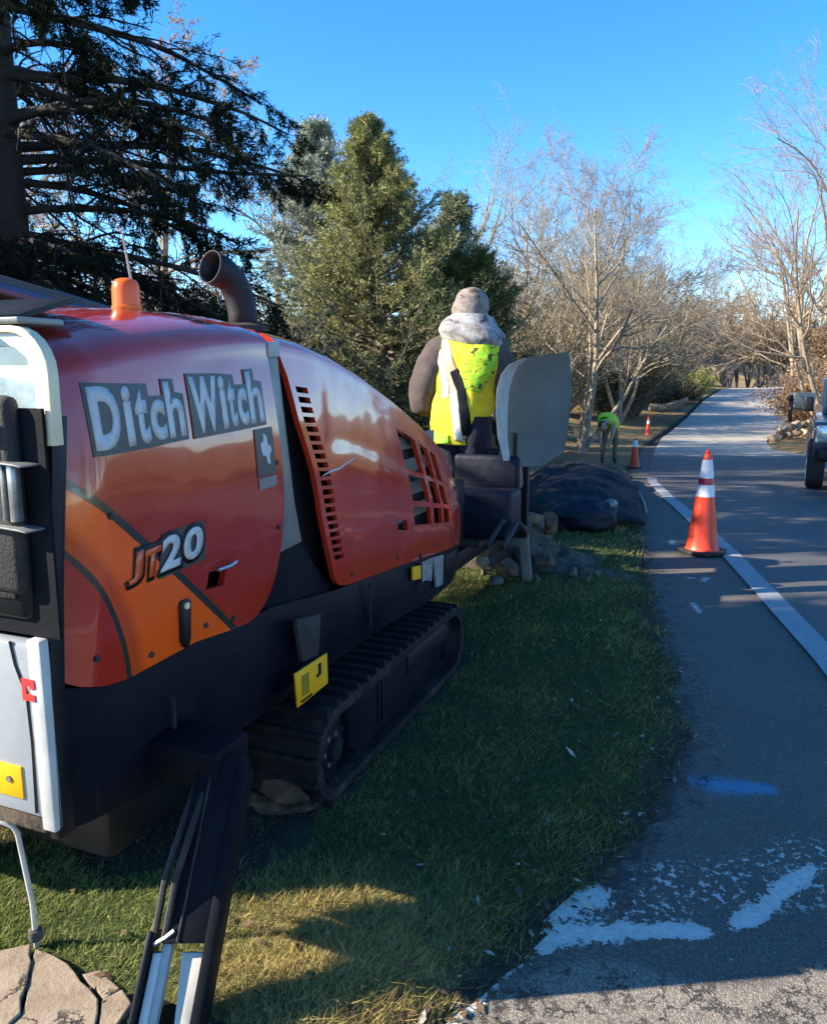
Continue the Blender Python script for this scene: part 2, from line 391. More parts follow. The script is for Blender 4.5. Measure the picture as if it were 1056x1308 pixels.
bare = smooth(-.55, -.35, lgx) * smooth(2.05, 1.9, lgx) * smooth(-.08, .08, lgy) * smooth(1.6, 1.4, lgy)      # shade under the machine, painted in as dark soil colour
gme = np_mesh('ground', V, F, attrs={'bare': bare.ravel(), 'straw': straw_f(rowX, Yg).ravel(), 'edge': dlv, 'far': np.maximum(farm, smooth(0, 3, drv) )})
m, t, b = new_mat('ground_turf')
b.inputs['Roughness'].default_value = 0.95; b.inputs['Specular IOR Level'].default_value = 0.2
tc = t.nodes.new('ShaderNodeTexCoord')
def tnoise(t, tc, s, d=8, r=0.6):
    n = t.nodes.new('ShaderNodeTexNoise'); n.inputs['Scale'].default_value = s; n.inputs['Detail'].default_value = d; n.inputs['Roughness'].default_value = r
    t.links.new(tc.outputs['Object'], n.inputs['Vector']); return n
def tramp(t, src, stops):
    r = t.nodes.new('ShaderNodeValToRGB'); e = r.color_ramp.elements
    e[0].position = stops[0][0]; e[0].color = (*stops[0][1], 1); e[1].position = stops[-1][0]; e[1].color = (*stops[-1][1], 1)
    for p, c in stops[1:-1]:
        q = e.new(p); q.color = (*c, 1)
    t.links.new(src, r.inputs[0]); return r
def tmix(t, f, a, b):
    n = t.nodes.new('ShaderNodeMix'); n.data_type = 'RGBA'
    for i, q in ((0, f), (6, a), (7, b)):
        if isinstance(q, tuple): n.inputs[i].default_value = (*q, 1)
        elif isinstance(q, (int, float)): n.inputs[i].default_value = q
        else: t.links.new(q, n.inputs[i])
    return n.outputs[2]
def tmath(t, op, a, b=None):
    n = t.nodes.new('ShaderNodeMath'); n.operation = op
    for i, q in enumerate((a, b)):
        if q is None: continue
        if isinstance(q, (int, float)): n.inputs[i].default_value = q
        else: t.links.new(q, n.inputs[i])
    return n.outputs[0]
def tstep(t, src, a, b):
    n = t.nodes.new('ShaderNodeMapRange'); n.interpolation_type = 'SMOOTHSTEP'
    n.inputs[1].default_value = a; n.inputs[2].default_value = b; t.links.new(src, n.inputs[0]); return n.outputs[0]
def tattr(t, name):
    n = t.nodes.new('ShaderNodeAttribute'); n.attribute_name = name; return n.outputs['Fac']
g1 = tnoise(t, tc, 60, 6, .7); near = tramp(t, g1.outputs['Fac'], [(.3, (.026, .036, .013)), (.55, (.06, .076, .026)), (.8, (.15, .125, .06))])
g2 = tnoise(t, tc, .35, 10, .7); far = tramp(t, g2.outputs['Fac'], [(.3, (.12, .085, .045)), (.5, (.24, .165, .075)), (.62, (.33, .235, .10)), (.8, (.20, .17, .06))])
cmix = tmix(t, tattr(t, 'far'), tmix(t, tattr(t, 'straw'), near.outputs[0], (.34, .26, .11)), far.outputs[0])
edge = tattr(t, 'edge'); n4 = tnoise(t, tc, 9, 8, .7)
ed = tmath(t, 'ADD', edge, tmath(t, 'MULTIPLY', tmath(t, 'SUBTRACT', n4.outputs['Fac'], .5), .55))
soil = tramp(t, tnoise(t, tc, 70, 6).outputs['Fac'], [(.3, (.022, .018, .015)), (.6, (.055, .045, .035)), (.8, (.14, .11, .08))])
cmix = tmix(t, tmath(t, 'MAXIMUM', tattr(t, 'bare'), tstep(t, ed, .22, .02)), cmix, soil.outputs[0])  # soil at the lawn border, and the painted shade under the machine
t.links.new(cmix, b.inputs['Base Color'])
bp = t.nodes.new('ShaderNodeBump'); bp.inputs['Strength'].default_value = .9; bp.inputs['Distance'].default_value = .02
t.links.new(tnoise(t, tc, 40, 8).outputs['Fac'], bp.inputs['Height']); t.links.new(bp.outputs[0], b.inputs['Normal'])
tag(link('ground', gme, m, smooth=True), kind='structure')

# ------------------------------------------------------------------ paved surfaces
def ribbon(name, Y, nx, fx0, fx1, dz, attrs_fn=None):
    X = fx0(Y)[:, None] + (fx1(Y) - fx0(Y))[:, None] * np.linspace(0, 1, nx)[None, :]
    YY = np.repeat(Y[:, None], nx, 1)
    Z = zr(YY) + dz
    V = np.stack([X, YY, Z], -1).reshape(-1, 3); i = np.arange(len(Y) * nx).reshape(len(Y), nx)
    F = np.stack([i[:-1, :-1], i[:-1, 1:], i[1:, 1:], i[1:, :-1]], -1).reshape(-1, 4)
    return np_mesh(name, V, F, attrs=attrs_fn(X, YY) if attrs_fn else None)
Yn = np.concatenate([np.arange(-4, .8, .3), np.arange(.8, 4.2, .025), np.arange(4.2, 10, .1), np.arange(10, 26, .4)])
def polydist(X, Y, pts):
    best = np.full(X.shape, 9.)
    for (x0, y0, r0), (x1, y1, r1) in zip(pts[:-1], pts[1:]):
        dx, dy = x1 - x0, y1 - y0; tt = np.clip(((X - x0) * dx + (Y - y0) * dy) / (dx * dx + dy * dy), 0, 1)
        d = np.hypot(X - x0 - tt * dx, Y - y0 - tt * dy) / (r0 + (r1 - r0) * tt)
        best = np.minimum(best, d)
    return best
def shoulder_attrs(X, Y):
    sp = polydist(X, Y, [(.06, 1.70, .03), (.16, 1.84, .05), (.28, 1.99, .060), (.36, 2.045, .065), (.47, 2.055, .048), (.60, 2.06, .038), (.72, 2.07, .03), (.83, 2.06, .035), (.86, 2.06, .02)])
    sp = np.minimum(sp, polydist(X, Y, [(.955, 2.085, .022), (1.01, 2.11, .035), (1.09, 2.17, .032), (1.17, 2.24, .032), (1.25, 2.31, .036), (1.33, 2.36, .02)]))
    sp = np.minimum(sp, polydist(X, Y, [(.44, 2.14, .045), (.53, 2.21, .06), (.60, 2.24, .03)]))
    sc = polydist(X, Y, [(.50, 2.12, .12), (.70, 2.2, .14), (.85, 2.28, .12), (1.2, 2.3, .15), (1.35, 2.45, .1)])
    bl = polydist(X, Y, [(1.15, 2.92, .05), (1.22, 2.895, .075), (1.30, 2.88, .06), (1.40, 2.865, .045)])
    wm = np.minimum(polydist(X, Y, [(1.965, 5.15, .022), (2.0, 5.42, .022)]), polydist(X, Y, [(2.16, 6.18, .03), (2.30, 6.0, .03)]))
    wm = np.minimum(wm, np.minimum(polydist(X, Y, [(2.34, 6.1, .03), (2.44, 6.05, .03)]), polydist(X, Y, [(2.5, 7.4, .03), (2.56, 7.6, .03)])))
    return {'spill': sp, 'scatter': sc, 'blue': bl, 'wmark': wm, 'edge': X - EX(Y), 'old': smooth(2.02, 1.86, Y + .05 * np.sin(X * 9)) + .55 * smooth(.25, 0, np.abs(X - 1.9 - .2 * np.sin(Y * 3))) * smooth(2, 3, Y)}  # last mask: cracked asphalt, also the strip with painted sunlight
sme = ribbon('shoulder', Yn, 110, lambda Y: EX(Y) - .10, lambda Y: WX(Y) + .05, 0.0, shoulder_attrs)

def asphalt(name, new):
    m, t, b = new_mat(name)
    tc = t.nodes.new('ShaderNodeTexCoord')
    big = tnoise(t, tc, .8, 6, .6); fine = tnoise(t, tc, 140, 4, .8)
    vor = t.nodes.new('ShaderNodeTexVoronoi'); vor.inputs['Scale'].default_value = 240; t.links.new(tc.outputs['Object'], vor.inputs['Vector'])
    if new:
        base = tramp(t, fine.outputs['Fac'], [(.3, (.055, .052, .049)), (.7, (.095, .089, .080))])
        bigc = tramp(t, big.outputs['Fac'], [(.35, (.060, .056, .052)), (.65, (.105, .098, .088))])
        col = tmix(t, .55, base.outputs[0], bigc.outputs[0])
        rough = .62
    else:
        st = tramp(t, vor.outputs['Color'], [(.0, (.045, .040, .034)), (.5, (.098, .085, .069)), (.82, (.26, .215, .16)), (1., (.50, .42, .32))])
        bigc = tramp(t, big.outputs['Fac'], [(.3, (.052, .047, .042)), (.7, (.125, .108, .088))])
        col = tmix(t, .5, st.outputs[0], bigc.outputs[0]); rough = .8
    hts = tmath(t, 'ADD', tmath(t, 'MULTIPLY', vor.outputs['Distance'], -.7), tmath(t, 'MULTIPLY', fine.outputs['Fac'], .5))
    if not new:
        col = tmix(t, tmath(t, 'MULTIPLY', tstep(t, tattr(t, 'old'), .7, 1.), .75), col, tramp(t, vor.outputs['Color'], [(.0, (.10, .085, .065)), (.5, (.22, .185, .14)), (1., (.42, .36, .27))]).outputs[0])  # paler stones on the near strip: sunlight painted into the colour
        # cracks: warped voronoi cell borders
        wn = tnoise(t, tc, 6, 8, .7)
        ad = t.nodes.new('ShaderNodeVectorMath'); ad.operation = 'MULTIPLY_ADD'; ad.inputs[1].default_value = (.5, .5, .5)
        t.links.new(wn.outputs['Color'], ad.inputs[0]); t.links.new(tc.outputs['Object'], ad.inputs[2])
        v2 = t.nodes.new('ShaderNodeTexVoronoi'); v2.feature = 'DISTANCE_TO_EDGE'; v2.inputs['Scale'].default_value = 4.2
        t.links.new(ad.outputs[0], v2.inputs['Vector'])
        msk = tmath(t, 'MULTIPLY', tstep(t, v2.outputs['Distance'], .035, .006), tstep(t, tmath(t, 'MULTIPLY', tattr(t, 'old'), tmath(t, 'ADD', tnoise(t, tc, 5, 3).outputs['Fac'], .1)), .42, .62))
        col = tmix(t, msk, col, (.018, .016, .014)); hts = tmath(t, 'SUBTRACT', hts, tmath(t, 'MULTIPLY', msk, 2.5))
        ne = tnoise(t, tc, 14, 10, .72); nf = tnoise(t, tc, 55, 6, .7)
        nz = tmath(t, 'ADD', tmath(t, 'MULTIPLY', tmath(t, 'SUBTRACT', ne.outputs['Fac'], .5), 4.2), tmath(t, 'MULTIPLY', tmath(t, 'SUBTRACT', nf.outputs['Fac'], .5), 3.6))
        sp = tstep(t, tmath(t, 'ADD', tattr(t, 'spill'), tmath(t, 'MULTIPLY', nz, .95)), 1.04, .94)
        sc = tmath(t, 'MULTIPLY', tstep(t, tattr(t, 'scatter'), 1.3, .6), tstep(t, tmath(t, 'ADD', tnoise(t, tc, 38, 5, .65).outputs['Fac'], tmath(t, 'MULTIPLY', ne.outputs['Fac'], .35)), .73, .77))
        spt = tstep(t, tnoise(t, tc, 33, 2, .5).outputs['Fac'], .755, .775)
        white = tmath(t, 'MAXIMUM', tmath(t, 'MAXIMUM', sp, sc), tmath(t, 'MULTIPLY', spt, .5))
        wcol = tramp(t, nf.outputs['Fac'], [(.3, (.46, .42, .37)), (.6, (.68, .63, .56))])
        col = tmix(t, white, col, wcol.outputs[0])
        hts = tmath(t, 'ADD', hts, tmath(t, 'MULTIPLY', tmath(t, 'MAXIMUM', sp, sc), 1.2))
        bl = tmath(t, 'MULTIPLY', tstep(t, tmath(t, 'ADD', tattr(t, 'blue'), tmath(t, 'MULTIPLY', nz, .35)), 1.5, .2), .9)
        col = tmix(t, bl, col, (.05, .23, .36))
        wm = tmath(t, 'MULTIPLY', tstep(t, tmath(t, 'ADD', tattr(t, 'wmark'), tmath(t, 'MULTIPLY', nz, .55)), 1.3, .3), .6)
        col = tmix(t, wm, col, (.6, .6, .6))
        # soil crumbs along the lawn border
        dm = tstep(t, tmath(t, 'ADD', tattr(t, 'edge'), tmath(t, 'MULTIPLY', nz, .22)), .12, -.02)
        col = tmix(t, tmath(t, 'MULTIPLY', dm, tmath(t, 'SUBTRACT', 1., sp)), col, (.038, .032, .026))
    else:
        yl = tstep(t, tmath(t, 'ADD', tattr(t, 'ymark'), tmath(t, 'MULTIPLY', tmath(t, 'SUBTRACT', tnoise(t, tc, 1.5, 6).outputs['Fac'], .5), 1.5)), 1.2, .5)
        col = tmix(t, tmath(t, 'MULTIPLY', yl, .6), col, (.5, .38, .04))
        lit = tstep(t, tmath(t, 'ADD', tattr(t, 'dusty'), tmath(t, 'MULTIPLY', tmath(t, 'SUBTRACT', tnoise(t, tc, .9, 8, .7).outputs['Fac'], .5), .9)), .45, .85)
        col = tmix(t, lit, col, (.40, .36, .29))  # far stretch coloured pale tan as if in full sun
        # drag marks left by traffic
        mp = t.nodes.new('ShaderNodeMapping'); mp.inputs['Rotation'].default_value = (0, 0, .35); mp.inputs['Scale'].default_value = (.25, 2.2, 1); t.links.new(tc.outputs['Object'], mp.inputs['Vector'])
        nn = t.nodes.new('ShaderNodeTexNoise'); nn.inputs['Scale'].default_value = .8; nn.inputs['Detail'].default_value = 5; t.links.new(mp.outputs[0], nn.inputs['Vector'])
        col = tmix(t, tmath(t, 'MULTIPLY', tstep(t, nn.outputs['Fac'], .52, .72), .45), col, (.12, .12, .12))
    t.links.new(col, b.inputs['Base Color']); b.inputs['Roughness'].default_value = rough
    bp = t.nodes.new('ShaderNodeBump'); bp.inputs['Strength'].default_value = .5 if new else .7; bp.inputs['Distance'].default_value = .004
    t.links.new(hts, bp.inputs['Height']); t.links.new(bp.outputs[0], b.inputs['Normal'])
    return m
M['asphalt_old'] = asphalt('old_asphalt', False); M['asphalt_new'] = asphalt('new_asphalt', True)
tag(link('pavement', sme, M['asphalt_old'], smooth=True), kind='structure')
Yr = np.concatenate([np.arange(-4, 26, .4), np.arange(26, 112, 1.0)])
def road_attrs(X, Y):
    return {'ymark': np.where(Y > 22, polydist(X, Y, [(11.3, 27, .35), (13.8, 36, .45), (16.5, 42, .6)]), 9.), 'dusty': smooth(15, 24, Y) * .80 + .0 * X}  # last mask: where sunlight is painted on the far road
rme = ribbon('road', Yr, 24, WX, RX, 0.008, road_attrs)
tag(link('road', rme, M['asphalt_new'], smooth=True), kind='structure')
# painted edge line: worn white strip along the joint of the old and the new asphalt
Yl = np.concatenate([np.arange(-3, 14.4, .12)])
wl = ribbon('edge_line', Yl, 4, lambda Y: WX(Y) - .085, lambda Y: WX(Y) + .085, 0.013)
m, t, b = new_mat('worn_white_line'); tc = t.nodes.new('ShaderNodeTexCoord')
r = tramp(t, tnoise(t, tc, 26, 8, .75).outputs['Fac'], [(.26, (.14, .14, .14)), (.42, (.27, .27, .275)), (.8, (.37, .37, .37))])
t.links.new(r.outputs[0], b.inputs['Base Color']); b.inputs['Roughness'].default_value = .7
tag(link('painted_line', wl, m), kind='structure')

# ------------------------------------------------------------------ vegetation generators
def tubes(P, Rr, m):
    """P (N,K,3), Rr (N,K): tapered tubes with m sides -> verts, quads"""
    N, K, _ = P.shape
    T = np.empty_like(P); T[:, 1:-1] = P[:, 2:] - P[:, :-2]; T[:, 0] = P[:, 1] - P[:, 0]; T[:, -1] = P[:, -1] - P[:, -2]
    T /= np.linalg.norm(T, axis=-1, keepdims=True) + 1e-9
    ref = np.where(np.abs(T[:, :1, 2:3]) > .8, np.array([1., 0, 0]), np.array([0, 0, 1.]))
    A = np.cross(T, np.broadcast_to(ref, T.shape)); A /= np.linalg.norm(A, axis=-1, keepdims=True) + 1e-9
    B = np.cross(T, A)
    an = np.arange(m) * 2 * np.pi / m
    V = P[:, :, None, :] + Rr[:, :, None, None] * (A[:, :, None, :] * np.cos(an)[None, None, :, None] + B[:, :, None, :] * np.sin(an)[None, None, :, None])
    i = np.arange(N * K * m).reshape(N, K, m); j = np.roll(i, -1, 2)
    F = np.stack([i[:, :-1], j[:, :-1], j[:, 1:], i[:, 1:]], -1).reshape(-1, 4)
    return V.reshape(-1, 3), F

def norm(v): return v / (np.linalg.norm(v, axis=-1, keepdims=True) + 1e-9)

def branch_level(rng, start, dirs, length, r0, K=6, wob=.18, up=0.0, tip=.25):
    N = len(start); P = np.empty((N, K, 3)); P[:, 0] = start; d = dirs.copy()
    st = length[:, None] / (K - 1)
    for k in range(1, K):
        d = norm(d + rng.normal(0, wob, (N, 3)) + np.array([0, 0, up]))
        P[:, k] = P[:, k - 1] + d * st
    Rr = r0[:, None] * np.linspace(1, tip, K)[None, :]
    return P, Rr

def spawn(rng, P, Rr, length, n, ang=(.5, .9), ratio=(.4, .7), tmin=.3, rr=.6, flat=0.0, taper=.5):
    """n children per branch -> start, dir, length, radius"""
    N, K, _ = P.shape
    tt = tmin + (1 - tmin) * (np.arange(n)[None, :] + rng.random((N, n))) / n
    f = tt * (K - 1); k0 = np.minimum(f.astype(int), K - 2); fr = (f - k0)[..., None]
    ii = np.arange(N)[:, None]
    s = P[ii, k0] * (1 - fr) + P[ii, k0 + 1] * fr
    T = norm(P[ii, k0 + 1] - P[ii, k0])
    rad = Rr[ii, k0] * (1 - fr[..., 0]) + Rr[ii, k0 + 1] * fr[..., 0]
    q = norm(np.cross(T, rng.normal(0, 1, (N, n, 3))))
    if flat > 0:
        q[..., 2] *= (1 - flat); q = norm(q)
    a = rng.uniform(*ang, (N, n))[..., None]
    d = norm(T * np.cos(a) + q * np.sin(a))
    L = length[:, None] * rng.uniform(*ratio, (N, n)) * (1 - taper * tt)
    return s.reshape(-1, 3), d.reshape(-1, 3), L.reshape(-1), np.minimum(rad * rr, 1).reshape(-1)

def leaf_tris(rng, P, n, size, spread, width=.45, up=0.0, tmin=.2, along=.0):
    """n small leaf faces spread along every branch polyline -> verts (M*3), random per leaf value"""
    N, K, _ = P.shape
    tt = tmin + (1 - tmin) * rng.random((N, n)); f = tt * (K - 1); k0 = np.minimum(f.astype(int), K - 2); fr = (f - k0)[..., None]
    ii = np.arange(N)[:, None]
    c = (P[ii, k0] * (1 - fr) + P[ii, k0 + 1] * fr).reshape(-1, 3)
    T = norm(P[ii, k0 + 1] - P[ii, k0]).reshape(-1, 3)
    c = c + rng.normal(0, spread, c.shape)
    d = norm(rng.normal(0, 1, c.shape) + np.array([0, 0, up]) + T * along)
    w = norm(np.cross(d, rng.normal(0, 1, c.shape)))
    sz = size * rng.uniform(.6, 1.4, (len(c), 1))
    V = np.stack([c - w * sz * width * .5, c + w * sz * width * .5, c + d * sz], 1)
    return V.reshape(-1, 3), c

def build_tubes(name, levels, mat_, parent, base):
    Vs = []; Fs = []; off = 0
    for P, Rr, m in levels:
        v, f = tubes(P - np.array(base), Rr, m); Vs.append(v); Fs.append(f + off); off += len(v)
    me = np_mesh(name, np.concatenate(Vs), np.concatenate(Fs))
    return link(name, me, mat_, parent, smooth=True)

def build_leaves(name, V, cols, mat_, parent, base):
    n = len(V) // 3
    me = np_mesh(name, V - np.array(base), np.arange(n * 3).reshape(-1, 3), cols=np.repeat(cols, 3, 0))
    return link(name, me, mat_, parent)

def leafcols(rng, n, a, b, extra=None, pe=.1):
    k = rng.random((n, 1)); c = np.array(a) * (1 - k) + np.array(b) * k
    c = c * rng.uniform(.75, 1.25, (n, 1))
    if extra is not None:
        s = rng.random(n) < pe; c[s] = np.array(extra) * rng.uniform(.7, 1.2, (s.sum(), 1))
    return np.clip(c, 0, 1)

def bare_tree(seed, name, base, stems, label, group=None, mats=('barkpale', 'barkgrey'), n=(7, 6, 6, 5), tw=1.0, cat='tree', leaves=None, up=(.07, .08, .05, .03)):
    """stems: list of (dir, length, radius). tapering limbs and three or four orders of twigs"""
    rng = np.random.default_rng(seed)
    root = empty(name, base); tag(root, label, cat, group)
    S = np.array([base] * len(stems), float); D = norm(np.array([s[0] for s in stems], float))
    L = np.array([s[1] for s in stems], float); R0 = np.array([s[2] for s in stems], float)
    S[:, 2] -= .1
    P, Rr = branch_level(rng, S, D, L, R0, K=11, wob=.08, up=up[0], tip=.16)
    build_tubes('trunk', [(P, Rr, 9)], M[mats[0]], root, base)
    lv = []; par = (P, Rr, L)
    K = [8, 6, 5, 4]
    for k in range(len(n)):
        s, d, l, r = spawn(rng, par[0], par[1], par[2], n[k], ang=(.45, 1.0) if k < 2 else (.4, 1.1), ratio=(.5, .8) if k == 0 else (.45, .75), tmin=.3 if k == 0 else .2, rr=.6)
        r = np.maximum(r, .0038 * tw)
        P2, R2 = branch_level(rng, s, d, l, r, K=K[k], wob=.16, up=up[k], tip=.4)
        lv.append((P2, R2, 5 if k == 0 else 3)); par = (P2, R2, l)
    limbs = build_tubes('limb', lv[:1], M[mats[0]], root, base); limbs['kind'] = 'stuff'
    tws = build_tubes('crown', lv[1:], M[mats[1]], root, base); tws['kind'] = 'stuff'
    if leaves:
        nl, sz, a, b2 = leaves
        V, c = leaf_tris(rng, lv[-1][0], nl, sz, sz * .5, .6)
        o = build_leaves('foliage', V, leafcols(rng, len(c), a, b2), M['leaf'], root, base); o['kind'] = 'stuff'
    return root

def evergreen(seed, name, base, h, rad, label, cols, group=None, n1=150, leaf=.10, nl=16, skew=None, cat='tree', power=1.0, z0=.03, upb=.06, elong=None):
    """conifer: trunk, limbs from the ground up, side shoots carrying sprays of small leaf faces"""
    rng = np.random.default_rng(seed)
    root = empty(name, base); tag(root, label, cat, group)
    P, Rr = branch_level(rng, np.array([base], float), np.array([[0, 0, 1.]]), np.array([h * .97]), np.array([.025 * h]), K=12, wob=.03, up=.2, tip=.06)
    build_tubes('trunk', [(P, Rr, 8)], M['bark'], root, base)
    tt = z0 + (.985 - z0) * rng.random(n1) ** .85
    a = rng.random(n1) * 2 * np.pi
    prof = rad * (1 - tt) ** power * rng.uniform(.62, 1.18, n1) + .10
    prof *= np.minimum(1, .55 + tt * 4)
    if skew is not None:
        prof *= skew(a, tt, rng)
    f = tt * 11; k0 = np.minimum(f.astype(int), 10); fr = (f - k0)[:, None]
    s = P[0, k0] * (1 - fr) + P[0, k0 + 1] * fr
    elev = -.02 + .62 * tt + rng.normal(0, .14, n1)
    d = np.stack([np.cos(a) * np.cos(elev), np.sin(a) * np.cos(elev), np.sin(elev)], -1)
    Pl, Rl = branch_level(rng, s, d, prof, .012 + prof * .012, K=7, wob=.10, up=upb, tip=.2)
    s2, d2, l2, r2 = spawn(rng, Pl, Rl, prof, 9, ang=(.4, .9), ratio=(.3, .5), tmin=.25, rr=.5, flat=.5, taper=.55)
    l2 = np.maximum(l2, .16)
    P2, R2 = branch_level(rng, s2, d2, l2, np.maximum(r2, .003), K=4, wob=.14, up=.06, tip=.3)
    o = build_tubes('limb', [(Pl, Rl, 5), (P2, R2, 3)], M['bark'], root, base); o['kind'] = 'stuff'
    V1, c1 = leaf_tris(rng, P2, nl, leaf, leaf * .45, .30, up=.25, tmin=.1, along=.9)
    V2, c2 = leaf_tris(rng, Pl, nl, leaf, leaf * .5, .30, up=.3, tmin=.35, along=.9)
    V = np.concatenate([V1, V2]); c = np.concatenate([c1, c2])
    col = leafcols(rng, len(c), cols[0], cols[1], cols[2] if len(cols) > 2 else None, .12)
    nz = np.sin(c[:, 0] * 2.1 + c[:, 2] * 1.7) * np.sin(c[:, 1] * 1.9 + c[:, 2] * 2.3)
    col *= (1 + .15 * nz)[:, None]
    o = build_leaves('crown', V, col, M['needle'], root, base); o['kind'] = 'stuff'
    return root

def shrub(seed, name, base, rx, ry, h, label, a, b2, n=90, leaf=.06, nl=40, group=None, twig='barkgrey', extra=None, cat='shrub'):
    rng = np.random.default_rng(seed)
    root = empty(name, base); tag(root, label, cat, group)
    an = rng.random(n) * 2 * np.pi; rr = np.sqrt(rng.random(n))
    d = np.stack([np.cos(an) * rr * rx / h * 1.3, np.sin(an) * rr * ry / h * 1.3, np.full(n, 1.)], -1)
    L = h * rng.uniform(.6, 1.02, n) * np.linalg.norm(d, axis=1) ** .5
    st = np.array(base)[None] + np.stack([np.cos(an) * rr * rx * .35, np.sin(an) * rr * ry * .35, np.full(n, -.05)], -1)
    P, Rr = branch_level(rng, st, norm(d), L, np.full(n, .012 + .004 * h), K=6, wob=.14, up=.02, tip=.3)
    s, d2, l2, r2 = spawn(rng, P, Rr, L, 7, ang=(.4, 1.0), ratio=(.3, .55), tmin=.15, rr=.5)
    P2, R2 = branch_level(rng, s, d2, l2, np.maximum(r2, .004), K=4, wob=.18, up=.05, tip=.4)
    o = build_tubes('stem', [(P, Rr, 4), (P2, R2, 3)], M[twig], root, base); o['kind'] = 'stuff'
    if nl:
        V, c = leaf_tris(rng, P2, nl, leaf, leaf * .8, .55, tmin=.1)
        o = build_leaves('foliage', V, leafcols(rng, len(c), a, b2, extra), M['leaf'], root, base); o['kind'] = 'stuff'
    return root

# ------------------------------------------------------------------ lawn grass (nobody could count the blades)
def lawn():
    rng = np.random.default_rng(3)
    out = []
    for (x0, x1, y0, y1, dens, hgt, wd) in [(-1.7, 1.25, 1.62, 2.7, 34000, .022, .0026), (-2.6, 1.5, 2.7, 4.2, 12000, .026, .0032), (-1.4, 2.0, 4.2, 6.2, 8000, .03, .005), (-1.5, 3, 6.2, 10.5, 2600, .035, .009)]:
        n = int((x1 - x0) * (y1 - y0) * dens)
        x = rng.uniform(x0, x1, n); y = rng.uniform(y0, y1, n)
        e = EX(y) - x + .10 * np.sin(x * 9 + y * 5) * np.sin(y * 11) + rng.normal(0, .05, n)
        keep = (e > -.03) & (rng.random(n) < np.clip((e + .03) / .16, .05, 1))
        # broken slab, dirt and rocks carry no turf
        slab = (x < -.70 + .12 * np.sin(y * 30)) & (y < 1.93 - .55 * np.maximum(0, x + 1.0))
        keep &= ~slab
        lx = (x + .356) * .375 + (y - 2.536) * .927; ly = -(x + .356) * .927 + (y - 2.536) * .375
        keep &= ~((lx > -.42 + .1 * np.sin(ly * 9)) & (lx < 2.0) & (ly > .0 + .04 * np.sin(lx * 14)) & (ly < 1.5) & (rng.random(n) < .93))  # turf thinned under the machine so the painted shade shows
        dirt = np.exp(-(((x - 1.05) / .75) ** 2 + ((y - 6.9) / .75) ** 2)) + np.exp(-(((x - 1.4) / .5) ** 2 + ((y - 6.1) / .18) ** 2))
        keep &= rng.random(n) > dirt * 1.1
        x = x[keep]; y = y[keep]; n = len(x)
        # matted patches from low-frequency waves
        pz = np.sin(x * 7.1 + 1.3 * np.sin(y * 5.3)) * np.sin(y * 6.3 + 1.7 * np.sin(x * 4.1))
        pz2 = np.sin(x * 23 + 2 * np.sin(y * 17)) * np.sin(y * 21 + 2 * np.sin(x * 19))
        z = gz(x, y)
        dry = np.clip(.17 + .14 * pz + .12 * pz2, 0, 1)
        straw = straw_f(x, y)
        dry = np.clip(dry + .62 * straw, 0, .95)
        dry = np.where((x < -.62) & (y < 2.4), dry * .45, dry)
        isdry = rng.random(n) < dry
        h = hgt * rng.uniform(.5, 1.4, n) * (1 + .35 * pz) * (1 + .9 * straw) * (1 + .25 * np.clip(pz2, 0, 1))
        lean = rng.normal(0, .75, (n, 2)) + np.array([.25, -.1])
        th = rng.random(n) * 2 * np.pi
        wx = np.cos(th) * wd * .5; wy = np.sin(th) * wd * .5
        b0 = np.stack([x - wx, y - wy, z - .004], -1); b1 = np.stack([x + wx, y + wy, z - .004], -1)
        tip = np.stack([x + lean[:, 0] * h, y + lean[:, 1] * h, z + h * .9], -1)
        g = np.array([[.060, .095, .022]]) * (1 - rng.random((n, 1))) + rng.random((n, 1)) * np.array([[.185, .205, .050]])
        s = np.array([[.55, .42, .15]]) * rng.uniform(.55, 1.25, (n, 1))
        g = g * np.where((x < -.60) & (y < 2.35), 1.7, 1.0)[:, None]  # sunlight painted in: green blades brightened in the left patch
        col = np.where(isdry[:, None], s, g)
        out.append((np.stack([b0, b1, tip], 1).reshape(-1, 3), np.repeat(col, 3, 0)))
    V = np.concatenate([o[0] for o in out]); c = np.concatenate([o[1] for o in out])
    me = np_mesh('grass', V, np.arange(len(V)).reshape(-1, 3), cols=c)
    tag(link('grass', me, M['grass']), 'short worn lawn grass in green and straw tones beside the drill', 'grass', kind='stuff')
lawn()

def litter():
    """dead leaves, twigs and crumbs on the lawn and along its border"""
    rng = np.random.default_rng(11); n = 2600
    y = 1.7 + 6.5 * rng.random(n) ** 1.6; e = np.abs(rng.normal(0, .35, n)) - .05; x = EX(y) - e
    far = rng.random(n) < .35; x[far] = rng.uniform(-1.2, 1.6, far.sum())
    ok = x < EX(y) + .1; x = x[ok]; y = y[ok]; n = len(x)
    z = gz(x, y) + .018
    z = np.where(x > EX(y) - .05, zr(y) + .006, z)
    c = np.stack([x, y, z], -1); a = rng.random(n) * 2 * np.pi
    d = np.stack([np.cos(a), np.sin(a), rng.normal(.1, .3, n)], -1); w = np.stack([-np.sin(a), np.cos(a), rng.normal(0, .3, n)], -1)
    sz = .003 + .022 * rng.random((n, 1)) ** 2.5; V = np.stack([c - d * sz, c + w * sz * .45, c + d * sz, c - w * sz * .45], 1).reshape(-1, 3)
    col = np.where(rng.random((n, 1)) < .10, np.array([[.40, .35, .28]]), np.array([[.12, .075, .045]])) * rng.uniform(.6, 1.3, (n, 1))
    me = np_mesh('leaf_litter', V, np.arange(len(V)).reshape(-1, 4), cols=np.repeat(col, 4, 0))
    tag(link('leaf_litter', me, M['litter']), 'scattered dead leaves and crumbs along the lawn border', 'leaf litter', kind='stuff')
litter()

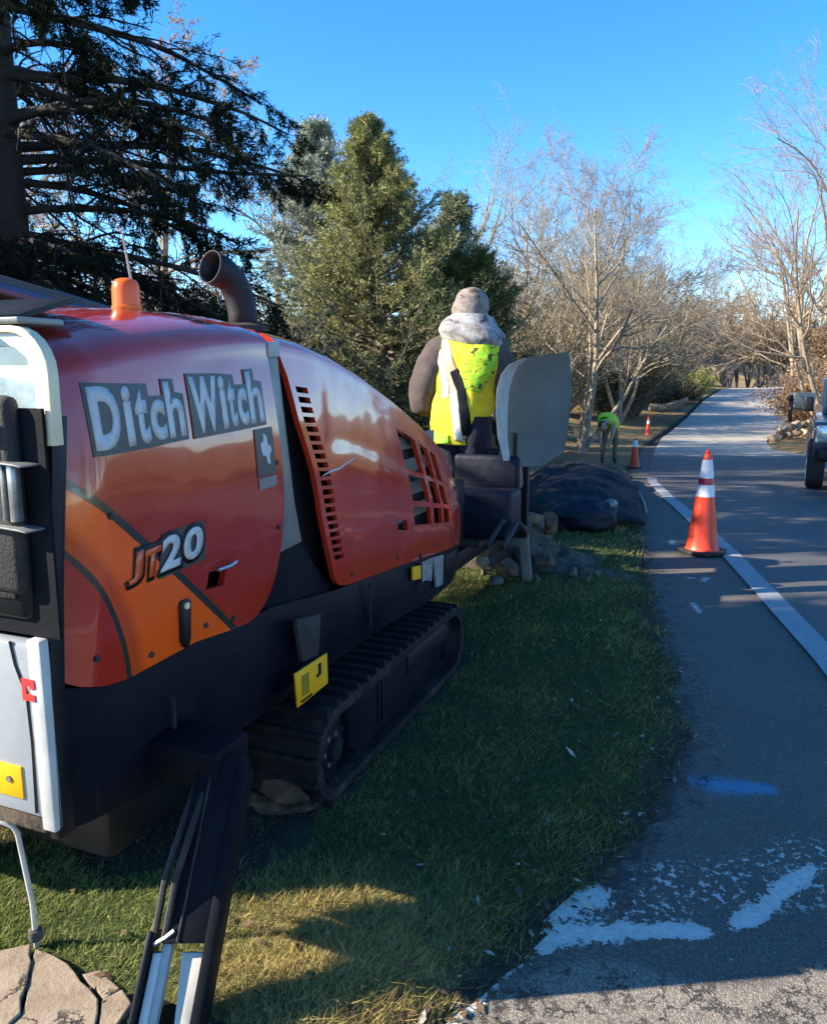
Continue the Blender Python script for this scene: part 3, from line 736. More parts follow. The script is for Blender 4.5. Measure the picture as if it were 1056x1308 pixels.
# ------------------------------------------------------------------ the directional drill
# local frame: x along the machine (rear end at -0.95, towards the front), y into the machine away from the road, z up
DR_LOC = (-0.356, 2.536, 0.0); DR_ROT = math.atan2(.927, .375)
drill = empty('directional_drill', DR_LOC, DR_ROT)
# splashes and dust streaks on the skirt paint
def weather(mt, c, lo, hi, sc=7.0, zs=.25, amt=.7):
    t = mt.node_tree; b = t.nodes['Principled BSDF']; src = b.inputs['Base Color'].links[0].from_socket
    tc = t.nodes.new('ShaderNodeTexCoord'); mp = t.nodes.new('ShaderNodeMapping'); mp.inputs['Scale'].default_value = (1, 1, zs); t.links.new(tc.outputs['Object'], mp.inputs['Vector'])
    n = t.nodes.new('ShaderNodeTexNoise'); n.inputs['Scale'].default_value = sc; n.inputs['Detail'].default_value = 12; n.inputs['Roughness'].default_value = .78; t.links.new(mp.outputs[0], n.inputs['Vector'])
    t.links.new(tmix(t, tmath(t, 'MULTIPLY', tstep(t, n.outputs['Fac'], lo, hi), amt), src, c), b.inputs['Base Color'])
weather(M['skirt'], (.055, .050, .044), .60, .80); weather(M['skirt'], (.30, .28, .25), .735, .76, 30, .5, .8)
weather(M['silver'], (.20, .16, .11), .55, .80, 6, .4, .6); weather(M['legblack'], (.05, .045, .04), .62, .8, 9, .3, .5); weather(M['greyplastic'], (.16, .14, .11), .5, .8, 5, .4, .5)
weather(M['yellow'], (.30, .22, .08), .56, .75, 12, .6, .6); weather(M['cone'], (.30, .09, .05), .56, .8, 9, .4, .5); weather(M['band'], (.35, .33, .30), .56, .78, 14, .5, .6)
tag(drill, 'red and black tracked directional drill with an orange stripe standing on the lawn', 'drilling machine')
drM = Matrix.Translation(DR_LOC) @ Matrix.Rotation(DR_ROT, 4, 'Z'); drI = drM.inverted()
def w2l(*p): return tuple(drI @ Vector(p))

def resample(pts, ts):
    p = np.array(pts, float); d = np.concatenate([[0], np.cumsum(np.hypot(*np.diff(p, axis=0).T))]); d /= d[-1]
    return np.stack([np.interp(ts, d, p[:, 0]), np.interp(ts, d, p[:, 1])], -1)

def coons(bot, top, left, right, A, B):
    """patch between four polylines in the (s, z) plane; A along, B upward"""
    b_ = resample(bot, A); t_ = resample(top, A); l_ = resample(left, B); r_ = resample(right, B)
    a = A[:, None, None]; bb = B[None, :, None]
    c00, c10, c01, c11 = b_[0], b_[-1], t_[0], t_[-1]
    return (1-bb)*b_[:, None] + bb*t_[:, None] + (1-a)*l_[None] + a*r_[None] - ((1-a)*(1-bb)*c00 + a*(1-bb)*c10 + (1-a)*bb*c01 + a*bb*c11)

YM = 0.70                                    # middle plane of the machine
def hood_mesh(name, mat_, bot, top, left, right, A, B, yfun, hfun, holes, shoulder=.42, close_end=False, close_start=False):
    G = coons(bot, top, left, right, A, B)   # (na, nb, 2)
    na, nb = len(A), len(B)
    side = np.stack([G[..., 0], yfun(G[..., 0], G[..., 1]), G[..., 1]], -1)
    nsh = 12
    th = np.linspace(0, 1, nsh + 1)[1:]
    s0 = side[:, -1]
    h = hfun(s0[:, 0])
    rows = []
    for q in th:
        a_ = q * math.pi / 2
        rows.append(np.stack([s0[:, 0], s0[:, 1] + shoulder * (1 - math.cos(a_)), s0[:, 2] + h * math.sin(a_)], -1))
    last = rows[-1]
    rows.append(np.stack([last[:, 0], np.full(na, YM), last[:, 2] + .012], -1))
    half = np.concatenate([side, np.stack(rows, 1)], 1)
    mir = half[:, :-1][:, ::-1].copy(); mir[..., 1] = 2 * YM - mir[..., 1]
    full = np.concatenate([half, mir], 1); nj = full.shape[1]
    V = full.reshape(-1, 3); i = np.arange(na * nj).reshape(na, nj)
    dead = set()
    for a0, a1, b0, b1 in holes:
        for ia in range(na - 1):
            am = (A[ia] + A[ia+1]) / 2
            if not a0 < am < a1: continue
            for ib in range(nb - 1):
                if b0 < (B[ib] + B[ib+1]) / 2 < b1: dead.add((ia, ib))
    F = [(i[a, j], i[a+1, j], i[a+1, j+1], i[a, j+1]) for a in range(na-1) for j in range(nj-1) if (a, j) not in dead]
    if close_end:
        for j in range((nj - 1) // 2):
            k = nj - 1 - j
            if k - 1 > j: F.append((i[-1, j], i[-1, k], i[-1, k-1], i[-1, j+1]))
    me = bpy.data.meshes.new(name); me.from_pydata([tuple(v) for v in V], [], [tuple(int(q) for q in f) for f in F])
    o = link(name, me, mat_, drill)
    bm = bmesh.new(); bm.from_mesh(me); bmesh.ops.recalc_face_normals(bm, faces=bm.faces)
    # make sure the shell faces outward
    bm.faces.ensure_lookup_table()
    f0 = min(bm.faces, key=lambda f: f.calc_center_median().y)
    if f0.normal.y > 0: bmesh.ops.reverse_faces(bm, faces=bm.faces)
    bm.to_mesh(me); bm.free()
    so = o.modifiers.new('thickness', 'SOLIDIFY'); so.thickness = .022; so.offset = -1; so.use_even_offset = False
    dg = bpy.context.evaluated_depsgraph_get(); me2 = bpy.data.meshes.new_from_object(o.evaluated_get(dg))
    o.modifiers.clear(); o.data = me2; auto_smooth(me2, 38)
    return o

def breaks(base, extra):
    v = np.unique(np.round(np.concatenate([base] + [np.array(e) for e in extra]), 4)); 
    keep = [v[0]]
    ex = set(np.round(np.concatenate([np.array(e) for e in extra]) if extra else [], 4))
    for q in v[1:]:
        if q - keep[-1] < .004 and q not in ex: continue
        keep.append(q)
    return np.array(keep)

# --- rear hood (striped)
A_bot = [(-.895, .872), (-.84, .838), (-.76, .812), (-.68, .803), (-.402, .811), (-.205, .790)]
A_top = [(-.815, 1.585), (-.70, 1.604), (-.565, 1.628), (-.40, 1.652), (-.263, 1.668), (-.10, 1.684), (.057, 1.692)]
A_left = [(-.895, .872), (-.875, 1.10), (-.847, 1.339), (-.822, 1.483), (-.815, 1.585)]
A_right = [(-.205, .790), (-.13, .787), (-.069, .797), (-.025, .830), (.009, .872), (.035, .93), (.051, 1.0), (.066, 1.08), (.071, 1.163), (.070, 1.30), (.065, 1.405), (.057, 1.692)]
def yA(s, z):
    q = np.clip((z - .80) / .85, 0, 1)
    return .15 - .035 * np.sin(np.pi * q) + .012 * q + .05 * smooth(-.80, -.93, s - .08 * q)
def hA(s): return np.interp(s, [-.95, -.8, -.6, -.3, 0, .06], [.10, .13, .14, .13, .105, .085])
hA_holes = [(.575, .670, .262, .318)]
A_A = breaks(np.linspace(0, 1, 56), [(.575, .67)]); A_B = breaks(np.linspace(0, 1, 44), [(.262, .318)])
rear_hood = hood_mesh('rear_hood', M['hood_striped'], A_bot, A_top, A_left, A_right, A_A, A_B, yA, hA, hA_holes)
# --- front hood
B_bot = [(.551, .738), (.62, .728), (1.1, .688), (1.6, .640), (2.13, .588)]
B_top = [(.125, 1.688), (.30, 1.672), (.55, 1.628), (.85, 1.545), (1.2, 1.425), (1.55, 1.290), (1.80, 1.175), (1.885, 1.12)]
B_left = [(.551, .738), (.50, .757), (.464, .803), (.404, .927), (.348, 1.06), (.297, 1.245), (.221, 1.422), (.176, 1.587), (.125, 1.688)]
B_right = [(2.13, .588), (2.07, .75), (2.004, .913), (1.93, 1.05), (1.885, 1.12)]
def yB(s, z):
    top = np.interp(s, [.1, .55, 1.2, 1.9], [1.68, 1.63, 1.43, 1.12]); bt = np.interp(s, [.4, 2.13], [.74, .59])
    q = np.clip((z - bt) / (top - bt), 0, 1)
    step = .008 * smooth(.50, .62, q - .08 * np.sin(s * 2.2)) * smooth(.35, .5, s)
    return .15 - .032 * np.sin(np.pi * q) + .02 * q + step + .03 * smooth(1.8, 2.15, s)
def hB(s): return np.interp(s, [0, .3, .7, 1.2, 1.6, 1.9], [.085, .085, .09, .085, .075, .06])
vents = []
nv = 20
for k in range(nv):
    b0 = .175 + .70 * k / nv; vents.append((.020, .066, b0, b0 + .0215))
gr_a = [(.53, .665), (.695, .765), (.785, .835)]; gr_b = [(.61, .845), (.415, .575), (.26, .38)]
B_holes = vents + [(a0, a1, b0, b1) for a0, a1 in gr_a for b0, b1 in gr_b] + [(.405, .475, .235, .300)]
B_A = breaks(np.linspace(0, 1, 48), [(.020, .066)] + gr_a + [(.405, .475)])
B_B = breaks(np.linspace(0, 1, 40), [(v[2], v[3]) for v in vents] + gr_b + [(.235, .30)])
front_hood = hood_mesh('front_hood', M['hood'], B_bot, B_top, B_left, B_right, B_A, B_B, yB, hB, B_holes, close_end=True)

# louvre blades inside the grille and handle cups
for k in range(4):
    MB().box(1.08 + .0, 1.78, .215, .225, .86 + k * .12, .93 + k * .12).build('louvre', M['greyplate'], drill)
def cup(parent, s, z, w, h, y, sl):
    mb = MB(); mb.add([(s, y, z), (s+w, y, z+sl*w), (s+w, y, z+h+sl*w), (s, y, z+h), (s+.01, y+.06, z), (s+w, y+.06, z+sl*w), (s+w, y+.06, z+h+sl*w), (s+.01, y+.06, z+h)],
        [(4,5,6,7), (0,1,5,4), (1,2,6,5), (2,3,7,6), (3,0,4,7)])
    return mb.build('handle_cup', M['black'], parent, smooth=False)
cup(rear_hood, -.355, 1.012, .125, .075, .128, .0); cup(front_hood, .90, .885, .16, .10, .142, -.03)
MB().tube([(-.335, .108, 1.018), (-.28, .100, 1.020), (-.24, .108, 1.024)], .006, 8).build('latch_bar', M['steel'], rear_hood)
MB().prism_xz([(-.492, .95), (-.486, .962), (-.452, .962), (-.446, .95), (-.455, .84), (-.468, .815), (-.480, .84)], .122, .15).build('latch', M['black'], rear_hood, bevel=.004)
MB().lathe([(.010, 0), (.010, .006)], 12, (-.470, .117, .945), 'y').build('latch_screw', M['cream'], rear_hood)
# light paint scratches seen on the front hood
MB().tube([(sx_, float(yB(sx_, zx_)) + .0005, zx_) for sx_, zx_ in [(.36, 1.215), (.42, 1.225), (.50, 1.228), (.58, 1.246), (.64, 1.252)]], [.0015, .004, .0035, .004, .0025], 6).build('paint_scrape', M['white'], front_hood)

# --- decals: printed lettering that lies on the panel
def project(me, yf, lift):
    bm = bmesh.new(); bm.from_mesh(me)
    bmesh.ops.triangulate(bm, faces=bm.faces)
    for _ in range(2):
        lg = [e for e in bm.edges if e.calc_length() > .035]
        if lg: bmesh.ops.subdivide_edges(bm, edges=lg, cuts=1); bmesh.ops.triangulate(bm, faces=bm.faces)
    for v in bm.verts:
        v.co.y = float(yf(v.co.x, v.co.z)) - lift - v.co.y
    bmesh.ops.recalc_face_normals(bm, faces=bm.faces)
    bm.to_mesh(me); bm.free()
def glyph(ch, x0, x1, zb0, zb1, zt0, zt1, name, mt, parent, yf, lift, offset=.03, shear=0.0, depth=.0015, pad=0.0):
    """one letter fitted to the quad (x0..x1, bottom/top heights at both ends)"""
    cu = bpy.data.curves.new(name, 'FONT'); cu.body = ch; cu.size = 1.0; cu.offset = offset; cu.resolution_u = 4
    to = bpy.data.objects.new(name, cu); COL.objects.link(to)
    dg = bpy.context.evaluated_depsgraph_get(); me = bpy.data.meshes.new_from_object(to.evaluated_get(dg))
    bpy.data.objects.remove(to); bpy.data.curves.remove(cu)
    co = np.array([v.co[:] for v in me.vertices]); mn = co.min(0); mx = co.max(0)
    u = (co[:, 0] - mn[0]) / (mx[0] - mn[0]); w = (co[:, 1] - mn[1]) / (mx[1] - mn[1])
    x0 -= pad; x1 += pad
    zb = zb0 + (zb1 - zb0) * u - pad; zt = zt0 + (zt1 - zt0) * u + pad
    Z = zb + (zt - zb) * w; X = x0 + (x1 - x0) * u + shear * (w - .5)
    for v, x, z in zip(me.vertices, X, Z): v.co = (x, 0, z)
    bm = bmesh.new(); bm.from_mesh(me); r = bmesh.ops.extrude_face_region(bm, geom=bm.faces[:])
    for g in r['geom']:
        if isinstance(g, bmesh.types.BMVert): g.co.y += depth
    bm.to_mesh(me); bm.free()
    project(me, yf, lift)
    return link(name, me, mt, parent)
def quad_plate(name, poly, mt, parent, yf, lift, depth=.0015):
    n = len(poly); me = bpy.data.meshes.new(name)
    me.from_pydata([(x, 0, z) for x, z in poly] + [(x, depth, z) for x, z in poly], [], [tuple(range(n)), tuple(range(2*n-1, n-1, -1))] + [(i, i+n, (i+1) % n+n, (i+1) % n) for i in range(n)])
    project(me, yf, lift); return link(name, me, mt, parent)

# name of the maker along the hood: two stepped dark backings and silver letters
quad_plate('lettering_backing', [(-.768, 1.398), (-.655, 1.400), (-.55, 1.405), (-.49, 1.410), (-.411, 1.414), (-.411, 1.540), (-.446, 1.546), (-.446, 1.582), (-.496, 1.582), (-.497, 1.538), (-.552, 1.538), (-.554, 1.570), (-.655, 1.572), (-.768, 1.575)], M['decal'], rear_hood, yA, .002)
quad_plate('lettering_backing', [(-.388, 1.412), (-.25, 1.418), (-.160, 1.422), (-.010, 1.430), (-.010, 1.570), (-.050, 1.574), (-.050, 1.610), (-.104, 1.608), (-.104, 1.562), (-.160, 1.562), (-.162, 1.592), (-.25, 1.596), (-.388, 1.596)], M['decal'], rear_hood, yA, .002)
row = [('D', -.760, -.668, 1.411, 1.565, .05), ('i', -.652, -.622, 1.413, 1.564, .045), ('t', -.612, -.564, 1.414, 1.558, .045), ('c', -.558, -.498, 1.418, 1.526, .045), ('h', -.490, -.420, 1.422, 1.573, .03),
       ('W', -.380, -.254, 1.425, 1.586, .045), ('i', -.244, -.215, 1.430, 1.586, .045), ('t', -.207, -.166, 1.432, 1.580, .045), ('c', -.158, -.104, 1.434, 1.550, .045), ('h', -.096, -.018, 1.438, 1.600, .03)]
for ch, x0, x1, z0, z1, of in row:
    glyph(ch, x0, x1, z0, z0 + .003, z1, z1 + .003, 'letter', M['letter'], rear_hood, yA, .0035, of, shear=.0, depth=.001)
# model number: orange J and T, silver figures, black backing
for ch, x0, x1, z0, z1, mt in [('J', -.690, -.640, 1.060, 1.140, 'orange_letter'), ('T', -.634, -.572, 1.062, 1.140, 'orange_letter'), ('2', -.566, -.484, 1.066, 1.160, 'letter'), ('0', -.474, -.386, 1.072, 1.164, 'letter')]:
    glyph(ch, x0, x1, z0, z0 + .004, z1, z1 + .004, 'letter_backing', M['black'], rear_hood, yA, .002, .07, .012, pad=.012)
    glyph(ch, x0, x1, z0, z0 + .004, z1, z1 + .004, 'letter', M[mt], rear_hood, yA, .0045, .04, .012)
quad_plate('model_backing', [(-.575, 1.048), (-.374, 1.058), (-.374, 1.178), (-.560, 1.172)], M['decal'], rear_hood, yA, .0012)
# small grey sticker with a pale figure under the name
quad_plate('sticker', [(-.088, 1.262), (-.086, 1.418), (.018, 1.422), (.022, 1.266)], M['decal'], rear_hood, yA, .002)
quad_plate('sticker_mark', [(-.058, 1.345), (-.050, 1.330), (-.036, 1.333), (-.028, 1.306), (-.012, 1.300), (-.014, 1.330), (.000, 1.345), (-.006, 1.366), (-.018, 1.360), (-.022, 1.392), (-.040, 1.404), (-.044, 1.378), (-.062, 1.372)], M['letter'], rear_hood, yA, .004)
quad_plate('sticker', [(-.082, 1.222), (-.083, 1.258), (.022, 1.262), (.020, 1.226)], M['decal2'], rear_hood, yA, .002)

# --- inner body, post in the gap, roof strip
inner = MB().prism_xz([(-.84, .74), (-.50, .56), (2.05, .50), (2.02, .66), (1.84, 1.06), (1.4, 1.29), (1.0, 1.44), (.6, 1.57), (.1, 1.64), (-.3, 1.63), (-.76, 1.55), (-.84, 1.45)], .235, 1.165).build('engine_bay', M['black'], drill, bevel=.02)
MB().prism_xz([(.06, 1.652), (.128, 1.655), (.215, 1.14), (.26, .98), (.10, .97), (.083, 1.15), (.083, 1.3)], .165, .20).build('hinge_post', M['greyplate'], drill, bevel=.006)
MB().prism_xz([(.058, 1.70), (.125, 1.70), (.128, 1.650), (.058, 1.648)], .155, .185).build('post_cap', M['edgegrey'], drill, bevel=.004)
MB().prism_xz([(-.3, .80), (.10, .97), (.27, .98), (.50, .74), (.50, .70), (-.3, .74)], .185, .22).build('lower_gap_panel', M['skirt'], drill)
# lower skirt, slightly bulged, both sides
def skirt(name, side):
    tops = [(-.93, .875), (-.84, .836), (-.70, .806), (-.40, .812), (-.20, .792), (0, .80), (.2, .775), (.5, .735), (1.1, .69), (1.6, .642), (2.13, .592), (2.24, .57)]
    S = np.linspace(-.93, 2.24, 48); zt = np.interp(S, *zip(*tops)) - .004
    zb = np.interp(S, [-.93, -.85, -.64, -.43, -.2, 0, .5, 1.0, 1.7, 2.1, 2.24], [.505, .475, .450, .428, .45, .47, .455, .43, .38, .36, .46])
    B = np.linspace(0, 1, 10)
    Z = zb[:, None] + (zt - zb)[:, None] * B[None]
    Y = .165 - .024 * np.sin(np.pi * np.clip(B * .8 + .1, 0, 1))[None] * np.interp(S, [-.93, -.7, 1.5, 2.24], [.3, 1, 1, -.4])[:, None] + (.05 * smooth(1.5, 2.24, S))[:, None]
    if side > 0:
        Y = 2 * YM - Y; Z = zt[:, None] + (Z - zt[:, None]) * np.interp(S, [-.93, -.45, -.2], [.35, .4, 1.])[:, None]
    V = np.stack([np.repeat(S[:, None], 10, 1), Y, Z], -1).reshape(-1, 3)
    me = bpy.data.meshes.new(name); i = np.arange(480).reshape(48, 10)
    F = np.stack([i[:-1, :-1], i[1:, :-1], i[1:, 1:], i[:-1, 1:]], -1).reshape(-1, 4)
    if side > 0: F = F[:, ::-1]
    me.from_pydata(V.tolist(), [], F.tolist())
    o = link(name, me, M['skirt'], drill); so = o.modifiers.new('t', 'SOLIDIFY'); so.thickness = .02; so.offset = -1
    dg = bpy.context.evaluated_depsgraph_get(); me2 = bpy.data.meshes.new_from_object(o.evaluated_get(dg)); o.modifiers.clear(); o.data = me2; auto_smooth(me2, 40); return o
sk = skirt('side_skirt', -1); skirt('side_skirt', 1)
def yS(s, z): return .122
MB().box(-.50, 2.1, .19, 1.21, .40, .56).build('chassis', M['black'], drill, bevel=.01)
MB().box(-.60, .0, .34, 1.20, .16, .46).build('belly_tank', M['black'], drill, bevel=.03)  # unseen box added to stop sun passing under the machine
MB().box(-.74, -.60, .78, 1.20, .15, .36).build('valve_block', M['black'], drill, bevel=.02)  # another added box, placed to shade the turf behind the leg
# vertical panel seams of the skirt
for s in (-.55, .75, 1.35):
    MB().box(s, s + .005, .118, .13, .50, .70).build('panel_seam', M['rubber'], sk)
# black strap and yellow warning plate hanging in front of the track
MB().prism_xz([(.070, .745), (.245, .715), (.225, .56), (.105, .575)], .085, .105).build('hanger_strap', M['rubber'], drill, bevel=.004)
yl = MB().prism_xz([(.012, .570), (.245, .566), (.247, .446), (.025, .440)], .062, .070).build('warning_plate', M['yellow'], drill, bevel=.002)
MB().box(.055, .10, .058, .0621, .470, .545).build('pictogram', mat('dark_yellow_print', (.33, .21, .01), .5), yl)
MB().box(.175, .19, .058, .0621, .505, .548).build('pictogram', M['black'], yl)
MB().box(.160, .176, .058, .0621, .502, .512).build('pictogram', M['black'], yl)
MB().box(.045, .12, .058, .0621, .450, .457).build('pictogram', M['black'], yl)
# yellow tag and silver tape patches near the front of the skirt
MB().prism_xz([(1.25, .655), (1.365, .638), (1.365, .570), (1.25, .588)], .122, .132).build('yellow_tag', M['yellow'], drill)
MB().prism_xz([(1.37, .650), (1.52, .640), (1.50, .52), (1.43, .545), (1.37, .55)], .120, .131).build('tape_patch', M['duct'], drill)
MB().prism_xz([(1.53, .640), (1.68, .620), (1.67, .46), (1.57, .47), (1.55, .55)], .120, .130).build('tape_patch', M['duct'], drill)

# --- crawler tracks
def track(y0, y1, nlug, outer):
    root_parts = []
    h, s0, s1 = .40, .02, 1.70
    r = h / 2
    def path(n, inset=0.0):
        rr = r - inset; L = (s1 - s0) - 2 * r; per = 2 * L + 2 * math.pi * rr; out = []
        for k in range(n):
            d = per * k / n
            if d < L: p = (s0 + r + d, h - inset, 0.0)
            elif d < L + math.pi * rr:
                a = (d - L) / rr; p = (s1 - r + rr * math.sin(a), r + rr * math.cos(a), a)
            elif d < 2 * L + math.pi * rr: p = (s1 - r - (d - L - math.pi * rr), inset, math.pi)
            else:
                a = (d - 2 * L - math.pi * rr) / rr; p = (s0 + r - rr * math.sin(a), r - rr * math.cos(a), math.pi + a)
            # blunt, raised ends
            x, z, an = p
            out.append((x, z, an))
        return out
    n = 96; po = path(n, .018); pi_ = path(n, .060)
    vs = []; fs = []
    for (xo, zo, _), (xi, zi, _) in zip(po, pi_):
        vs += [(xo, y0, zo), (xo, y1, zo), (xi, y1, zi), (xi, y0, zi)]
    for k in range(n):
        a, b_ = 4 * k, 4 * ((k + 1) % n)
        for q in range(4): fs.append((a + q, b_ + q, b_ + (q + 1) % 4, a + (q + 1) % 4))
    belt = MB().add(vs, fs).build('track_belt', M['muddy'], drill, smooth=True)
    lug = MB().add([(-.016, y0 - .004, -.004), (.016, y0 - .004, -.004), (.016, y1 + .004, -.004), (-.016, y1 + .004, -.004), (-.009, y0 + .004, .020), (.009, y0 + .004, .020), (.009, y1 - .004, .020), (-.009, y1 - .004, .020)],
                   [(0,3,2,1), (4,5,6,7), (0,1,5,4), (1,2,6,5), (2,3,7,6), (3,0,4,7)])
    proto = None
    for x, z, an in path(nlug, .018):
        o = lug.build('track_lug', M['muddy'], belt, smooth=False) if proto is None else proto.copy()
        if proto is None: proto = o
        else: COL.objects.link(o); o.parent = belt
        o.location = (x, 0, z); o.rotation_euler = (0, an, 0)
    ys_ = y0 + .035
    fr = MB().prism_xz([(.36, .335), (1.50, .335), (1.585, .27), (1.585, .15), (1.50, .075), (.44, .075), (.36, .14)], ys_, y1 - .03).build('track_frame', M['skirt'], drill, bevel=.012)
    MB().prism_xz([(.95, .318), (1.44, .318), (1.50, .26), (1.48, .225), (.95, .225)], ys_ - .012, ys_ + .01).build('guard_plate', M['black'], fr, bevel=.006)
    MB().prism_xz([(.40, .355), (1.52, .355), (1.52, .336), (.40, .336)], ys_ - .02, ys_ + .06).build('guard_rail', M['greyplate'], fr, bevel=.003)
    for s in (.62, .66, 1.42, 1.46):
        MB().box(s, s + .012, ys_ - .012, ys_ + .005, .12, .31).build('frame_rib', M['black'], fr, bevel=.003)
    # drive sprocket
    pts = []
    for k in range(28):
        a = 2 * math.pi * k / 28; rr = .135 if k % 2 else .112
        pts.append((.215 + rr * math.cos(a), .20 + rr * math.sin(a)))
    sp = MB().prism_xz(pts, ys_ + .015, ys_ + .05).build('sprocket', M['black'], drill, bevel=.003)
    MB().lathe([(.075, -.02), (.07, -.03), (.045, -.035), (.04, -.055), (.012, -.06)], 20, (.215, ys_ + .03, .20), 'y').build('hub', M['muddy'], sp)
    for k in range(6):
        a = k * math.pi / 3
        MB().lathe([(.011, -.034), (.011, -.022)], 6, (.215 + .057 * math.cos(a), ys_ + .03, .20 + .057 * math.sin(a)), 'y').build('bolt', M['steel'], sp)
    for s in (.62, .90, 1.18, 1.44):
        MB().lathe([(.05, 0), (.055, .02), (.055, .14), (.05, .16)], 16, (s, ys_ + .03, .115), 'y').build('track_roller', M['black'], drill)
    idl = MB().lathe([(.12, 0), (.14, .02), (.14, .14), (.12, .16)], 24, (1.50, ys_ + .03, .205), 'y').build('idler_wheel', M['black'], drill)
track(0.0, .30, 44, True); track(1.10, 1.40, 44, False)
# mud caked on the rear end of the near track and drive motor inboard of it
rng = np.random.default_rng(5)
def clod(rx, ry, rz, seed, sub=3, amp=.35):
    bm = bmesh.new(); bmesh.ops.create_icosphere(bm, subdivisions=sub, radius=1)
    for v in bm.verts:
        n = noise.fractal(v.co * 1.4 + Vector((seed * 3.7, seed, 0)), 1.0, 2.0, 4) * amp
        c = v.co.normalized() * (1 + n)
        v.co = (c.x * rx, c.y * ry, c.z * rz)
    me = bpy.data.meshes.new('clod'); bm.to_mesh(me); bm.free(); return me
def rockmesh(rx, ry, rz, seed, sub=3):
    """faceted stone: a ball cut by random planes, roughened"""
    r_ = random.Random(seed); bm = bmesh.new(); bmesh.ops.create_icosphere(bm, subdivisions=sub, radius=1)
    pl = [(Vector((r_.gauss(0, 1), r_.gauss(0, 1), r_.gauss(0, 1))).normalized(), r_.uniform(.55, .85)) for _ in range(11)]
    for v in bm.verts:
        for n, d in pl:
            k = v.co.dot(n)
            if k > d: v.co -= n * (k - d) * .92
        v.co *= 1 + .10 * noise.fractal(v.co * 2.5 + Vector((seed, 0, 0)), 1., 2., 3)
        v.co = Vector((v.co.x * rx, v.co.y * ry, v.co.z * rz))
    me = bpy.data.meshes.new('stone'); bm.to_mesh(me); bm.free(); auto_smooth(me, 28); return me
for k, (s, y, z, a, b_, c) in enumerate([(.035, .14, .10, .02, .09, .05), (.06, .22, .025, .05, .10, .028), (.12, .12, .02, .07, .09, .02)]):
    o = link('mud_clod', clod(a, b_, c, k + 1), M['mud'], drill, smooth=True); o.location = (s, y, z)
mo = MB().lathe([(.06, 0), (.11, .01), (.12, .03), (.12, .14), (.09, .17), (.09, .26)], 24, (-.06, .33, .30), 'y').build('drive_motor', M['black'], drill)
MB().lathe([(.028, -.012), (.028, .01)], 8, (-.06, .325, .27), 'y').build('fitting', M['chrome'], mo)
MB().lathe([(.018, -.012), (.018, .01)], 8, (-.13, .325, .33), 'y').build('fitting', M['steel'], mo)
for k, (dy, dz) in enumerate([(0, 0), (.05, .03), (.09, -.02)]):
    MB().tube([(-.10, .30 + dy, .32 + dz), (-.20, .27 + dy, .30 + dz), (-.24, .30 + dy, .42), (-.20, .35 + dy, .58)], .016, 8).build('hydraulic_hose', M['rubber'], drill)

# --- rear end of the machine (faces the camera, only its near edge shows)
rx = -.93
rear = MB().prism_yz([(.19, .52), (.60, .52), (.66, .72), (1.21, .72), (1.21, 1.52), (.19, 1.52)], rx + .08, rx + .10).build('rear_bulkhead', M['black'], drill)
def rounded(y0, y1, z0, z1, r, n=6):
    """upright rectangle with a rounded upper near corner"""
    pts = [(y0, z0), (y1, z0), (y1, z1), (y0 + r, z1)]
    for k in range(1, n + 1):
        a = math.pi / 2 + k * math.pi / 2 / n
        pts.append((y0 + r + r * math.cos(a), z1 - r + r * math.sin(a)))
    return pts
# window with a rounded corner: outer rim, inner rim, pane
def ring_yz(o, i, x0, x1):
    mb = MB(); n = len(o)
    vs = [(x0, *p) for p in o] + [(x0, *p) for p in i] + [(x1, *p) for p in o] + [(x1, *p) for p in i]; fs = []
    for k in range(n):
        j = (k + 1) % n
        fs += [(k, j, n+j, n+k), (2*n+k, 3*n+k, 3*n+j, 2*n+j), (k, 2*n+k, 2*n+j, j), (n+k, n+j, 3*n+j, 3*n+k)]
    return mb.add(vs, fs)
o1 = rounded(.085, 1.25, 1.44, 1.70, .105); o2 = rounded(.104, 1.23, 1.455, 1.685, .09); o3 = rounded(.138, 1.20, 1.47, 1.655, .07)
fr = ring_yz(o1, o2, rx + .0, rx + .03).build('window_frame', M['cream'], drill, bevel=.003)
ring_yz(o2, o3, rx + .010, rx + .03).build('inner_rim', mat('pale_inner_rim', (.68, .66, .60), .5), fr, bevel=.003)
MB().prism_yz(o3, rx + .016, rx + .022).build('window_pane', M['glass'], fr, smooth=False)
MB().box(rx - .0, -.80, .16, 1.25, 1.703, 1.718).build('roof_strip', M['greyplate'], drill, bevel=.004)
MB().prism_xz([(-.99, 1.715), (-.80, 1.735), (-.62, 1.79), (-.62, 1.775), (-.8, 1.722), (-.99, 1.70)], .30, 1.2).build('roof_cap', M['black'], drill)
MB().box(rx - .012, rx - .004, .10, 1.22, 1.00, 1.522).build('recess_panel', M['legblack'], drill)
# dark recess with moulded box, tubes and two bracket plates
bx = MB().box(rx - .045, rx + .0, .165, .60, 1.10, 1.55).build('control_box', M['rubber'], drill, bevel=.03, seg=3)
MB().box(rx - .050, rx - .044, .20, .40, 1.36, 1.44).build('box_panel', M['decal'], bx, bevel=.002)
MB().box(rx - .052, rx - .044, .195, .23, 1.44, 1.49).build('box_label', M['white'], bx)
lowb = MB().box(rx - .03, rx + .06, .17, .60, 1.035, 1.215).build('battery_box', M['black'], drill, bevel=.025, seg=3)
MB().box(rx - .036, rx - .029, .20, .36, 1.09, 1.16).build('box_panel', M['rubber'], lowb, bevel=.006)
for z in (1.405, 1.262):
    MB().prism_yz([(.118, z - .003), (.14, z), (.60, z + .024), (.60, z + .020), (.14, z - .004), (.118, z - .007)], rx - .065, rx + .0).build('bracket_plate', M['greyplate'], drill, bevel=.001)
